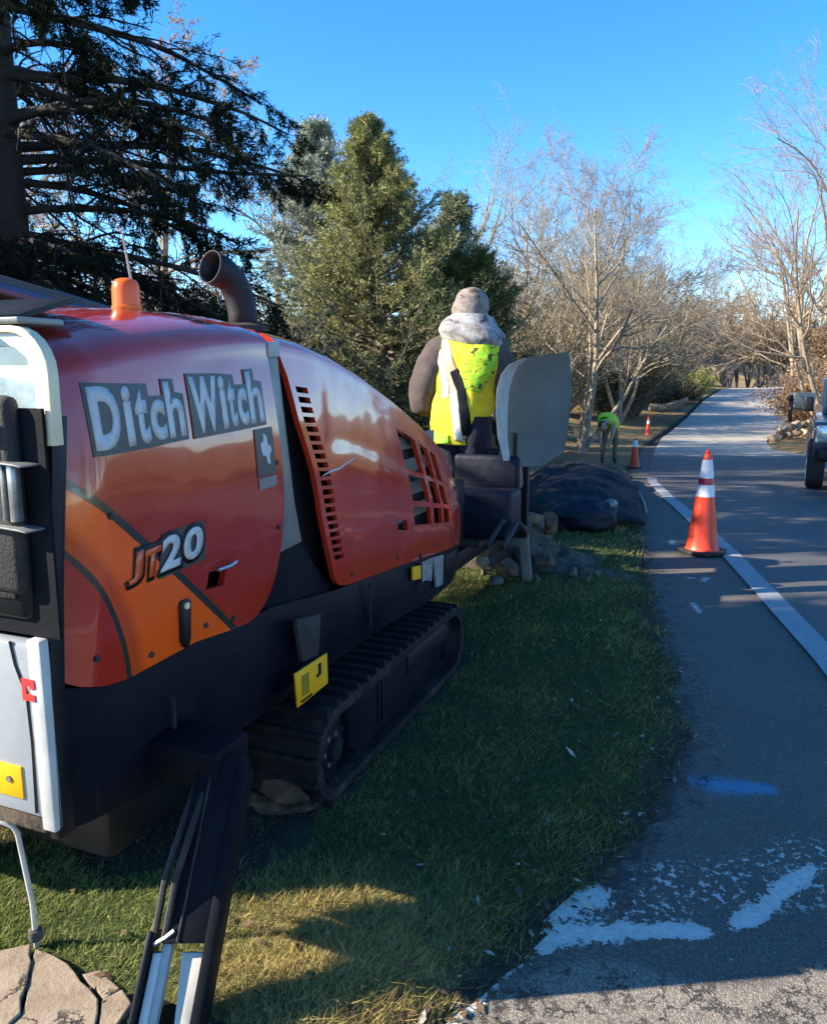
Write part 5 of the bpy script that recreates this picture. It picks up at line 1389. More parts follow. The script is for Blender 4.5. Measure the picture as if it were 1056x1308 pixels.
def loft(name, rings, mt, parent, loc, closed=True, thick=.008, n=40, rough=.0, seed=0, gap=None, sub=1):
    """cloth: rings of (centre, half width along a, half depth along b, a, b); superellipse outline, light folds"""
    if rough:
        den = []
        for k in range(len(rings) - 1):
            for q in range(5):
                f = q / 5; f = f * f * (3 - 2 * f) * .5 + f * .5
                A_, B_ = rings[k], rings[k + 1]
                den.append((Vector(A_[0]).lerp(Vector(B_[0]), f), A_[1] + (B_[1]-A_[1]) * f, A_[2] + (B_[2]-A_[2]) * f, Vector(A_[3]).normalized().lerp(Vector(B_[3]).normalized(), f), Vector(A_[4]).normalized().lerp(Vector(B_[4]).normalized(), f)))
        den.append(rings[-1]); rings = den
    vs = []; m_n = len(rings)
    for k, (c, ra, rb, a, b2) in enumerate(rings):
        c = Vector(c); a = Vector(a).normalized(); b2 = Vector(b2).normalized()
        for i in range(n):
            t_ = 2 * math.pi * i / n; ct, st_ = math.cos(t_), math.sin(t_)
            ex_ = 2 / 2.15
            p = c + a * (ra * abs(ct) ** ex_ * (1 if ct > 0 else -1)) + b2 * (rb * abs(st_) ** ex_ * (1 if st_ > 0 else -1))
            if rough:
                q1 = noise.fractal(Vector((p.x * 5 + seed, p.y * 5, p.z * 5)), 1., 2., 2)
                wp = .08 * noise.noise(Vector((p.x * 4, p.y * 4, p.z * 3 + seed)))
                q2 = 1 - 2.2 * abs(noise.noise(Vector((p.x * 6 + seed * 2, p.y * 6, (p.z + wp + .5 * p.x) * 13))))
                p += (p - c).normalized() * rough * (.55 * q1 + .42 * q2)
            vs.append(p - Vector(loc))
    fs = []
    for k in range(m_n - 1):
        for i in range(n):
            if gap and gap(i / n, k): continue
            fs.append((k*n + i, k*n + (i+1) % n, (k+1)*n + (i+1) % n, (k+1)*n + i))
    me = bpy.data.meshes.new(name); me.from_pydata([tuple(v) for v in vs], [], fs)
    bm = bmesh.new(); bm.from_mesh(me)
    loose = [v for v in bm.verts if not v.link_faces]; bmesh.ops.delete(bm, geom=loose, context='VERTS')
    bmesh.ops.recalc_face_normals(bm, faces=bm.faces); bm.to_mesh(me); bm.free()
    o = link(name, me, mt, parent, smooth=True)
    if thick: so = o.modifiers.new('t', 'SOLIDIFY'); so.thickness = thick; so.offset = 1
    if sub: ss = o.modifiers.new('s', 'SUBSURF'); ss.levels = sub; ss.render_levels = sub
    return o

# worker standing on the operator deck, seen from behind, leaning to the controls
FZ = .468
wl_ = (.46, 5.92, FZ)
person = tag(empty('person', (wl_[0] - .13, wl_[1] - .10, wl_[2]), R_(-32)), 'worker in grey hood and yellow reflective vest standing at the drill controls', 'person')
person.rotation_euler[0] = R_(-6)
J = {'pelvis': ((.47, 5.88, 1.34), (.155, .125)), 'waist': ((.465, 5.89, 1.50), (.15, .12)), 'chest': ((.455, 5.93, 1.70), (.175, .13)), 'neck0': ((.44, 5.97, 1.87), (.10, .09)), 'neck1': ((.425, 6.0, 1.96), .062), 'headc': ((.415, 6.03, 2.05), .07),
     'shl': ((.255, 5.95, 1.80), .085), 'ell': ((.155, 5.84, 1.42), .062), 'wrl': ((.31, 6.20, 1.33), .038), 'pll': ((.325, 6.275, 1.345), (.042, .022)),
     'shr': ((.645, 5.98, 1.79), .085), 'elr': ((.735, 6.0, 1.50), .062), 'wrr': ((.65, 6.22, 1.34), .038), 'plr': ((.63, 6.295, 1.35), (.042, .022)),
     'hpl': ((.375, 5.88, 1.27), .105), 'knl': ((.365, 5.96, .90), .073), 'anl': ((.36, 5.90, .55), .052), 'fol': ((.355, 6.06, .505), (.045, .032)),
     'hpr': ((.565, 5.88, 1.27), .105), 'knr': ((.585, 5.97, .90), .073), 'anr': ((.60, 5.90, .55), .052), 'for': ((.61, 6.06, .505), (.045, .032))}
Bn = [('pelvis', 'waist'), ('waist', 'chest'), ('chest', 'neck0'), ('neck0', 'neck1'), ('neck1', 'headc'), ('chest', 'shl'), ('shl', 'ell'), ('ell', 'wrl'), ('wrl', 'pll'), ('chest', 'shr'), ('shr', 'elr'), ('elr', 'wrr'), ('wrr', 'plr'),
      ('pelvis', 'hpl'), ('hpl', 'knl'), ('knl', 'anl'), ('anl', 'fol'), ('pelvis', 'hpr'), ('hpr', 'knr'), ('knr', 'anr'), ('anr', 'for')]
def pick1(c):
    if c.z < .60: return 3
    if c.z < 1.40 and not (c.y > 6.12 or c.x < .24 or c.x > .70): return 0
    if c.y > 6.20 and c.z < 1.45 and c.z > 1.2: return 2
    if c.z > 1.93: return 2
    return 1
body = skin_body('body', J, Bn, [((.31, 6.20, 1.33), (.15, .9, .05), (1, 0, 0), -1, 1.0), ((.65, 6.22, 1.34), (-.2, .9, .05), (-1, 0, 0), 1, 1.0)],
                 ((.41, 6.05, 2.10), (.30, .9, -.25), (0, 0, 1), .118), [M['jeans'], M['sleeve'], M['skin'], M['boots']], pick1, person, wl_)
X1, Y1 = (1, .08, 0), (-.08, 1, 0)
# loose jacket sleeves and jeans over the limbs
def limb_cloth(name, pts, mt, parent, loc, n=32, rough=.026, seed=1):
    rings = []
    for i, (p, r) in enumerate(pts):
        a = Vector(pts[max(0, i-1)][0]); b2 = Vector(pts[min(len(pts)-1, i+1)][0]); t_ = (b2 - a).normalized()
        u = t_.cross(Vector((0, 1, .2))).normalized(); w = t_.cross(u)
        rings.append((p, r, r, u, w))
    return loft(name, rings, mt, parent, loc, n=n, rough=rough, seed=seed, thick=.004)
limb_cloth('sleeve', [((.30, 5.94, 1.83), .085), ((.245, 5.89, 1.75), .112), ((.205, 5.85, 1.63), .122), ((.165, 5.83, 1.49), .115), ((.155, 5.86, 1.37), .108), ((.20, 6.02, 1.33), .085), ((.30, 6.18, 1.335), .055)], M['sleeve'], person, wl_)
limb_cloth('sleeve', [((.635, 5.98, 1.82), .098), ((.675, 5.985, 1.71), .105), ((.71, 5.995, 1.60), .095), ((.735, 6.0, 1.50), .088), ((.72, 6.07, 1.42), .08), ((.68, 6.16, 1.36), .068), ((.655, 6.21, 1.34), .052)], M['sleeve'], person, wl_, seed=4)
for x0, x1, x2 in ((.375, .365, .36), (.565, .585, .60)):
    limb_cloth('trouser_leg', [((x0, 5.88, 1.28), .125), ((x0, 5.89, 1.15), .122), ((x1, 5.93, 1.02), .105), ((x1, 5.96, .90), .098), ((x2, 5.93, .75), .09), ((x2, 5.90, .62), .088), ((x2, 5.91, .545), .092)], M['jeans'], person, wl_, rough=.028, seed=x0 * 9)
# vest: open-sided shell over the trunk
vest = loft('vest', [((.445, 5.90, 1.06), .185, .155, X1, Y1), ((.450, 5.89, 1.16), .205, .165, X1, Y1), ((.46, 5.89, 1.30), .215, .170, X1, Y1), ((.465, 5.90, 1.42), .225, .165, X1, Y1), ((.468, 5.915, 1.55), .24, .17, X1, Y1), ((.468, 5.93, 1.68), .255, .172, X1, Y1), ((.465, 5.945, 1.78), .262, .165, X1, Y1), ((.46, 5.96, 1.86), .225, .14, X1, Y1), ((.45, 5.97, 1.91), .15, .11, X1, Y1)],
            M['vest'], person, wl_, n=72, rough=.030, seed=3)
def vest_strip(name, pts, w, mt, parent, lift=.0):
    lift += .016
    """tape following the back of the vest: pts are (x, z) on the camera-facing side"""
    vs = []; fs = []
    zc = [1.06, 1.16, 1.30, 1.42, 1.55, 1.68, 1.78, 1.86, 1.90]; ra = [.185, .205, .215, .225, .24, .255, .262, .225, .15]; rb = [.155, .165, .17, .165, .17, .172, .165, .14, .11]
    cxs = [.445, .45, .46, .465, .468, .468, .465, .46, .45]; cys = [5.90, 5.89, 5.89, 5.90, 5.915, 5.93, 5.945, 5.96, 5.97]
    def back(x, z):
        a = np.interp(z, zc, ra); b2 = np.interp(z, zc, rb); cx = np.interp(z, zc, cxs); cy = np.interp(z, zc, cys)
        u = min(.985, abs(x - cx) / (a + .012)); return cy - (b2 + .020) * (1 - u ** 2.15) ** (1 / 2.15) - .004 - lift
    P = []
    for (a, b2) in zip(pts[:-1], pts[1:]):
        for k in range(10): P.append((a[0] + (b2[0]-a[0]) * k / 10, a[1] + (b2[1]-a[1]) * k / 10))
    P.append(pts[-1])
    for i, (x, z) in enumerate(P):
        q0 = P[max(0, i-1)]; q1 = P[min(len(P)-1, i+1)]; d = Vector((q1[0]-q0[0], q1[1]-q0[1])).normalized(); nn = Vector((-d.y, d.x)) * w * .5
        for s in np.linspace(-1, 1, 8):
            xx, zz = x + nn.x * s, z + nn.y * s; vs.append((xx - wl_[0], back(xx, zz) - wl_[1], zz - wl_[2]))
    for i in range(len(P) - 1):
        for s in range(7): fs.append((8*i + s, 8*i + s + 1, 8*(i+1) + s + 1, 8*(i+1) + s))
    me = bpy.data.meshes.new(name); me.from_pydata(vs, [], fs); o = link(name, me, mt, parent, smooth=True)
    sw = o.modifiers.new('fit', 'SHRINKWRAP'); sw.target = parent; sw.wrap_method = 'NEAREST_SURFACEPOINT'; sw.wrap_mode = 'OUTSIDE_SURFACE'; sw.offset = .004 + (lift - .016) * .7
    so = o.modifiers.new('t', 'SOLIDIFY'); so.thickness = .003; so.offset = 1
    return o
vest_strip('reflective_strip', [(.31, 1.86), (.37, 1.74), (.45, 1.58), (.50, 1.40), (.535, 1.22), (.55, 1.09)], .085, M['tapetan'], vest)
vest_strip('reflective_strip', [(.245, 1.80), (.285, 1.73), (.345, 1.62), (.395, 1.50), (.41, 1.40)], .06, M['white'], vest)
vest_strip('reflective_strip', [(.475, 1.44), (.52, 1.28), (.545, 1.08)], .060, M['tape'], vest, .006)
vest_strip('dark_seam', [(.46, 1.60), (.535, 1.46), (.585, 1.28), (.60, 1.12)], .065, M['legblack'], vest, .003)
vest_strip('green_panel', [(.665, 1.82), (.645, 1.70), (.615, 1.58), (.575, 1.47)], .20, M['vestprint'], vest, .002)
vest_strip('green_panel', [(.30, 1.11), (.38, 1.095), (.46, 1.09)], .07, M['vestgreen'], vest, .003)
# hood and cowl round head and shoulders
hd = loft('hood', [((.435, 5.985, 1.90), .16, .145, X1, Y1), ((.425, 5.99, 1.96), .125, .135, X1, Y1), ((.415, 6.01, 2.03), .118, .135, X1, Y1), ((.408, 6.03, 2.10), .122, .142, X1, Y1), ((.405, 6.04, 2.165), .108, .128, X1, Y1), ((.405, 6.045, 2.215), .075, .09, X1, Y1), ((.405, 6.045, 2.238), .02, .025, X1, Y1)],
          M['hoodie'], person, wl_, n=32, rough=.030, seed=6, gap=lambda u, k: .12 < u < .38 and 1 <= k <= 4)
loft('cowl', [((.485, 5.95, 1.80), .225, .165, (1, .08, -.22), Y1), ((.49, 5.94, 1.86), .25, .19, (1, .08, -.20), Y1), ((.475, 5.95, 1.92), .23, .18, (1, .08, -.16), Y1), ((.455, 5.97, 1.97), .185, .165, (1, .08, -.1), Y1), ((.435, 5.99, 2.02), .14, .145, X1, Y1), ((.43, 5.99, 2.01), .10, .11, X1, Y1)],
     M['scarf'], person, wl_, n=36, rough=.035, seed=9)

# worker bending over far up the pavement
wy = 18.4; bx_ = .2475 * wy; gz2 = gzf(bx_, wy)
w2 = (bx_, wy, gz2)
p2 = tag(empty('person', w2), 'distant worker in lime shirt bending down beside the pavement', 'person')
def W2(x, y, z): return (bx_ + x, wy + y, gz2 + z)
J2 = {'pelvis': (W2(.08, .05, .93), (.15, .14)), 'waist': (W2(.02, -.05, 1.03), (.145, .13)), 'chest': (W2(-.10, -.22, 1.07), (.17, .13)), 'neck0': (W2(-.17, -.34, 1.02), .085), 'neck1': (W2(-.20, -.40, .97), .06), 'headc': (W2(-.22, -.45, .92), .07),
      'shl': (W2(-.26, -.24, 1.0), .075), 'ell': (W2(-.28, -.30, .74), .05), 'wrl': (W2(-.24, -.36, .50), .034), 'pll': (W2(-.235, -.37, .43), (.04, .022)),
      'shr': (W2(.06, -.30, 1.0), .075), 'elr': (W2(.02, -.38, .74), .05), 'wrr': (W2(-.06, -.42, .50), .034), 'plr': (W2(-.075, -.425, .43), (.04, .022)),
      'hpl': (W2(-.02, .06, .86), .10), 'knl': (W2(-.08, .02, .48), .068), 'anl': (W2(-.09, .07, .09), .05), 'fol': (W2(-.12, -.09, .04), (.045, .03)),
      'hpr': (W2(.17, .06, .86), .10), 'knr': (W2(.19, .02, .48), .068), 'anr': (W2(.20, .07, .09), .05), 'for': (W2(.19, -.09, .04), (.045, .03))}
def pick2(c):
    z = c.z - gz2; x = c.x - bx_; y = c.y - wy
    if z < .13: return 3
    if y < -.36 and z > .80: return 2
    if z < .62 and y < -.2: return 2
    if z > .88 and y < .03: return 1
    if y < -.16: return 2
    return 0
skin_body('body', J2, Bn, [(W2(-.24, -.36, .50), (.05, -.1, -1), (1, 0, 0), 1, 1.0), (W2(-.06, -.42, .50), (-.1, -.05, -1), (-1, 0, 0), -1, 1.0)],
          (W2(-.235, -.47, .90), (-.2, -.5, -.75), (-.1, -.8, .5), .115), [M['tan_trousers'], M['lime'], M['skin'], M['boots']], pick2, p2, w2)
loft('shirt', [(W2(.10, .08, .90), .19, .15, (1, .1, 0), (0, .5, .8)), (W2(.05, -.02, 1.0), .185, .155, (1, .1, 0), (0, .5, .8)), (W2(-.04, -.14, 1.06), .20, .155, (1, .1, 0), (0, .4, .9)), (W2(-.10, -.24, 1.07), .205, .145, (1, .1, 0), (0, .35, .9)), (W2(-.16, -.33, 1.03), .13, .10, (1, .1, 0), (0, .5, .8))], M['lime'], p2, w2, n=24, rough=.015)
loft('cap', [(W2(-.245, -.455, .945), .10, .115, (1, 0, 0), (0, .7, .7)), (W2(-.24, -.50, .965), .095, .105, (1, 0, 0), (0, .7, .7)), (W2(-.24, -.545, .97), .05, .06, (1, 0, 0), (0, .7, .7)), (W2(-.24, -.555, .97), .005, .006, (1, 0, 0), (0, .7, .7))], M['boots'], p2, w2, n=20, thick=.003)

# ------------------------------------------------------------------ parked pickup truck at the right edge of the picture (faces the camera)
def truck():
    hd_ = R_(26.3)                                # travel direction: towards the camera
    wheel = Vector((6.31, 12.45, 0)); fwd = Vector((-math.sin(hd_), -math.cos(hd_), 0)); left = Vector((math.cos(hd_) * 1, -math.sin(hd_), 0))
    # local: x forward, y to the vehicle's left (picture right)
    gz_ = zr(12.6) + .008
    root = empty('pickup_truck', (wheel.x, wheel.y, gz_)); root.rotation_euler = (0, 0, math.atan2(fwd.y, fwd.x))
    tag(root, 'dark navy pickup truck with pale headlight parked at the right edge', 'pickup truck')
    Wd = 1.95
    # picture-left side is local y = -something; wheel outer face at y = -.02 .. width to +Wd
    def yy(v): return v
    # body: side profile with wheel cutouts
    prof = [(.62, .52), (.66, .62), (.66, .98), (.60, 1.08), (-.55, 1.16), (-1.25, 1.72), (-2.75, 1.74), (-3.05, 1.16), (-4.75, 1.16), (-4.78, .55), (-4.35, .50)]
    arch = lambda cx: [(cx + .50 * math.cos(a), .40 + .50 * math.sin(a)) for a in np.linspace(math.pi * .95, math.pi * .05, 12)]
    low = arch(-3.75)[:] + [(-3.2, .42), (-.55, .42)] + arch(0.0)
    pts = prof + low
    lower = [p for p in prof if p[1] <= 1.17]
    MB().prism_xz([(.62, .52), (.66, .62), (.66, .98), (.58, 1.09), (-.55, 1.16), (-4.75, 1.16), (-4.78, .55), (-4.35, .50)] + low, .03, Wd - .03).build('body', M['carpaint'], root, bevel=.03, seg=3)
    MB().prism_xz([(-.50, 1.15), (-1.22, 1.72), (-2.75, 1.75), (-3.10, 1.15)], .14, Wd - .14).build('cab', M['carpaint'], root, bevel=.05, seg=3)
    MB().prism_xz([(-.60, 1.20), (-1.20, 1.685), (-1.16, 1.70), (-.54, 1.20)], .22, Wd - .22).build('windscreen', M['carglass'], root, bevel=.004)
    for y in (.128, Wd - .142):
        MB().prism_xz([(-.80, 1.20), (-1.28, 1.66), (-1.90, 1.68), (-1.90, 1.20)], y, y + .014).build('side_window', M['carglass'], root)
        MB().prism_xz([(-1.98, 1.20), (-1.98, 1.68), (-2.68, 1.69), (-2.90, 1.20)], y, y + .014).build('side_window', M['carglass'], root)
    MB().box(.64, .72, .10, Wd - .10, .50, .70).build('front_bumper', M['black'], root, bevel=.03, seg=3)
    MB().box(.65, .69, .48, Wd - .48, .74, 1.0).build('grille', M['black'], root, bevel=.01)
    for y0 in (.05, Wd - .05 - .36):
        MB().box(.50, .685, y0, y0 + .36, .78, 1.04).build('headlight', M['lamp'], root, bevel=.04, seg=3)
    for y, s in ((-.14, -1), (Wd + .02, 1)):
        mr = MB().box(-.98, -.90, y, y + .14, 1.18, 1.42).build('wing_mirror', M['black'], root, bevel=.03, seg=3)
    for x in (0.0, -3.75):
        for y0, s in ((-.03, -1), (Wd - .22, 1)):
            w = MB().lathe([(.25, 0), (.34, -.005), (.385, .02), (.40, .06), (.40, .19), (.385, .235), (.34, .25), (.25, .25)], 40, (x, y0, .40), 'y').build('wheel', M['rubber'], root)
            yf = y0 - .004 if s < 0 else y0 + .204
            MB().lathe([(.262, .0), (.25, .05), (.09, .02), (.05, -.01), (.01, -.012)] if s < 0 else [(.262, .05), (.25, 0), (.09, .03), (.05, .06), (.01, .062)], 24, (x, yf, .40), 'y').build('rim', M['steel'], w)
            for k in range(5):
                a = 2 * math.pi * k / 5
                c_, s_ = math.cos(a), math.sin(a)
                yk = yf - .006 if s < 0 else yf + .04
                MB().add([(x + c_*.05 - s_*.03, yk, .40 + s_*.05 + c_*.03), (x + c_*.05 + s_*.03, yk, .40 + s_*.05 - c_*.03), (x + c_*.25 + s_*.02, yk, .40 + s_*.25 - c_*.02), (x + c_*.25 - s_*.02, yk, .40 + s_*.25 + c_*.02)] + [(x + c_*.05 - s_*.03, yk + .03, .40 + s_*.05 + c_*.03), (x + c_*.05 + s_*.03, yk + .03, .40 + s_*.05 - c_*.03), (x + c_*.25 + s_*.02, yk + .03, .40 + s_*.25 - c_*.02), (x + c_*.25 - s_*.02, yk + .03, .40 + s_*.25 + c_*.02)],
                         [(0,1,2,3), (7,6,5,4), (0,4,5,1), (1,5,6,2), (2,6,7,3), (3,7,4,0)]).build('spoke', M['chrome'], w)
truck()

# mailbox on a long arm, stone border and shrubs by the road on the right
mx, my = 11.78, 24.0; mg = gzf(mx, my)
mbx = tag(empty('mailbox', (mx, my, mg)), 'large grey green mailbox with dark knob on a horizontal arm by the road', 'mailbox')
def arch_prof(w, h, n=8): return [(-w/2, 0), (w/2, 0), (w/2, h * .75)] + [(w/2 * math.cos(a), h * .75 + h * .25 * math.sin(a)) for a in np.linspace(0, math.pi, n)[1:-1]] + [(-w/2, h * .75)]
MB().prism_xz([(-.30, 1.24), (.34, 1.24), (.34, 1.66), (.28, 1.68), (-.24, 1.68), (-.30, 1.66)], -.16, .16).build('box', M['mailgrey'], mbx, bevel=.02)
MB().prism_xz([(-.35, 1.17), (1.0, 1.06), (1.0, 1.14), (-.35, 1.24)], -.05, .05).build('arm', M['wood'], mbx, bevel=.006)
MB().box(.86, .97, -.06, .06, -.1, 1.3).build('post', M['wood'], mbx, bevel=.008)
MB().box(-.34, -.30, -.10, .10, .80, 1.46).build('bracket', M['black'], mbx, bevel=.006)
MB().lathe([(.03, 0), (.09, .03), (.11, .10), (.09, .17), (.03, .20)], 16, (-.34, 0, 1.42)).build('knob', M['black'], mbx)
rr_ = random.Random(8)
wall = tag(empty('stone_wall', (12.6, 27.2, gzf(12.9, 27.2))), 'low rough stone border wall beside the road at right', 'wall')
stm = [rockmesh(.34, .22, .20, 60 + k, 2) for k in range(4)]
for k in range(16):
    o = bpy.data.objects.new('stone', stm[k % 4]); COL.objects.link(o); o.parent = wall
    if not stm[k % 4].materials: stm[k % 4].materials.append(M['rockpale' if k % 4 in (0, 2) else 'rock'])
    row_ = k // 8
    o.location = ((k % 8) * .55 + row_ * .25 - .1, (k % 8) * .62 + rr_.uniform(-.1, .1), .14 + .30 * row_)
    o.rotation_euler = (0, 0, rr_.random() * 6); s = rr_.uniform(.8, 1.15); o.scale = (s, s, s)
# log lying beside the road
lg_ = (13.9, 43.0, gzf(13.9, 43.0) + .25)
lo = MB().tube([(-1.0, .2, .15), (-.3, .1, .10), (.4, 0, .28), (1.0, -.1, .62)], [.20, .24, .20, .14], 10).build('fallen_log', M['barkpale'], None); lo.location = lg_
tag(lo, 'pale fallen log lying at the edge of the far road', 'log')

# ------------------------------------------------------------------ trees and shrubs
def B(x, y, dz=0): return (x, y, gzf(x, y) + dz)

# big dark conifer at the left edge: long drooping limbs with hanging side shoots
def spruce():
    rng = np.random.default_rng(21); base = B(-4.72, 9.3); h = 17.0
    root = tag(empty('conifer_tree', base), 'large dark conifer with long drooping limbs at the left edge', 'tree')
    P, Rr = branch_level(rng, np.array([base]), np.array([[0, 0, 1.]]), np.array([h]), np.array([.36]), K=14, wob=.012, up=.3, tip=.1)
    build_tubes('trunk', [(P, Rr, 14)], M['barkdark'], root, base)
    n1 = 210; z = 1.0 + (h * .95 - 1.0) * rng.random(n1) ** 1.6; a = rng.random(n1) * 2 * np.pi
    L = np.clip(4.35 * (1 - (z / h) ** 1.5), .5, 9) * rng.uniform(.6, 1.05, n1)
    # keep clear of the drill and the worker: the near lower limbs are shorter
    toward = np.maximum(0, -np.sin(a))
    L *= 1 - .5 * toward ** 1.5
    f = z / h * 13; k0 = np.minimum(f.astype(int), 12); fr = (f - k0)[:, None]
    s = P[0, k0] * (1 - fr) + P[0, k0 + 1] * fr
    el_ = np.where(z < 3.2, -.12, .16) + rng.normal(0, .10, n1)
    d = np.stack([np.cos(a) * np.cos(el_), np.sin(a) * np.cos(el_), np.sin(el_)], -1)
    Pl, Rl = branch_level(rng, s, d, L, .028 + L * .010, K=12, wob=.055, up=-.055, tip=.18)
    # side shoots spread sideways, hanging a little
    s2, d2, l2, r2 = spawn(rng, Pl, Rl, L, 17, ang=(.55, 1.0), ratio=(.22, .42), tmin=.16, rr=.45, flat=.6, taper=.6)
    P2, R2 = branch_level(rng, s2, d2, l2, np.maximum(r2, .006), K=7, wob=.12, up=-.10, tip=.35)
    s3, d3, l3, r3 = spawn(rng, P2, R2, l2, 6, ang=(.5, 1.0), ratio=(.35, .6), tmin=.15, rr=.6, flat=.2)
    l3 = np.clip(l3, .10, .6)
    P3, R3 = branch_level(rng, s3, d3, l3, np.maximum(r3 * .8, .0035), K=5, wob=.16, up=-.10, tip=.5)
    o = build_tubes('limb', [(Pl, Rl, 6)], M['barkdark'], root, base); o['kind'] = 'stuff'
    o = build_tubes('twig', [(P2, R2, 3), (P3, R3, 3)], M['barkdark'], root, base); o['kind'] = 'stuff'
    # needles only on the outer part of each limb: bare inside
    n3 = len(P3); li = np.arange(n3) // (17 * 6)
    outer = np.linalg.norm((s3 - s[li])[:, :2], axis=1) / L[li]
    dens = np.clip((outer - .30) / .35, 0.06, 1)
    sel = rng.random(n3) < dens * .8
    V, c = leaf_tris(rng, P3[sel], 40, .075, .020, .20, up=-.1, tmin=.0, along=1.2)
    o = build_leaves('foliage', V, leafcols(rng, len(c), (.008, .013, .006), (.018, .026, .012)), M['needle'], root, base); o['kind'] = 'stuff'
spruce()

def skew_main(a, tt, rng):
    k = 1 + .30 * np.maximum(0, np.cos(a)) * (tt > .15) * (tt < .75) * (rng.random(len(a)) < .5)
    return k
evergreen(31, 'evergreen_tree', B(-.62, 17.0, -.5), 7.5, 3.2, 'tall olive green evergreen with pointed top behind the drill', [(.15, .165, .055), (.29, .29, .115), (.38, .36, .18)], n1=430, leaf=.075, nl=34, skew=skew_main, power=.88, upb=.045)
evergreen(32, 'evergreen_tree', B(-2.55, 19.6, -.5), 7.7, 2.6, 'blue green evergreen standing behind and left of the olive one', [(.20, .24, .18), (.36, .39, .31), (.46, .48, .40)], n1=300, leaf=.085, nl=30, power=.78, upb=.035)
evergreen(33, 'evergreen_tree', B(1.1, 17.8, -.5), 4.9, 2.3, 'dark lower evergreen just right of the olive one', [(.07, .09, .03), (.17, .17, .05)], n1=240, leaf=.08, nl=28, power=.6, upb=.035)
evergreen(34, 'evergreen_tree', B(.95, 18.9, -.4), 6.3, 2.4, 'slender dark evergreen with upswept limbs behind the worker', [(.11, .14, .08), (.24, .26, .16)], n1=170, leaf=.085, nl=26, power=.75, upb=.10)

def st(*v): return v
bare_tree(41, 'bare_tree', B(4.55, 21.5), [((.38, 0, 1), 6.6, .11), ((.75, .1, 1), 5.0, .07), ((.0, .2, 1), 5.8, .06)], 'pale bare tree with leaning trunk behind the grey panel', n=(12, 9, 8, 5))
bare_tree(42, 'bare_tree', B(4.1, 25.5), [((-.75, 0, 1), 6.6, .09), ((-.25, .1, 1), 7.0, .11), ((.25, 0, 1), 6.8, .10), ((.7, 0, 1), 6.2, .08)], 'many stemmed bare tree left of the leaning trunk', n=(9, 8, 7, 5))
bare_tree(43, 'bare_tree', B(15.6, 29.5), [((.05, 0, 1), 10.6, .16), ((-.45, .1, 1), 8.6, .12), ((.35, 0, 1), 10, .12), ((-.8, .2, 1), 6.8, .08)], 'tall bare tree with reddish twigs at the right edge', n=(10, 8, 7, 5), mats=('barkpale', 'twigred'))
bare_tree(44, 'bare_tree', B(9.4, 36.0), [((-.5, 0, 1), 7.4, .11), ((.0, .1, 1), 7.8, .12), ((.5, 0, 1), 7.0, .09)], 'spreading bare tree in the middle distance above the dark bushes', n=(10, 8, 8, 5))
bare_tree(45, 'bare_tree', B(1.0, 33.0), [((.25, 0, 1), 8.8, .14), ((-.3, .1, 1), 7.5, .11)], 'grey bare tree rising behind the worker', n=(7, 6, 6, 4))
bare_tree(46, 'bare_tree', B(22.5, 46.0), [((.0, 0, 1), 12.0, .2), ((-.35, .1, 1), 10, .15)], 'bare tree beyond the stone wall on the right', n=(7, 6, 6, 4), mats=('barkpale', 'twigred'))
bare_tree(47, 'oak_tree', B(-9.0, 29.0), [((.1, 0, 1), 9.8, .22), ((-.3, 0, 1), 8.5, .16)], 'tree with brown leaves seen through the dark conifer', n=(7, 6, 5, 4), leaves=(3, .13, (.24, .15, .10), (.42, .30, .22)))
bare_tree(48, 'oak_tree', B(-5.6, 31.0), [((.1, 0, 1), 9.2, .2), ((.35, 0, 1), 8.0, .14)], 'pale tree with thin tan leaves left of the blue green evergreen', n=(7, 6, 5, 4), leaves=(2, .13, (.34, .26, .20), (.50, .42, .36)))
bare_tree(49, 'oak_tree', B(-13.5, 25.0), [((.1, 0, 1), 8.8, .2), ((-.35, 0, 1), 8.0, .14)], 'brown leaved tree behind the canopy roof at far left', n=(7, 6, 5, 4), leaves=(3, .12, (.18, .11, .07), (.34, .23, .16)))

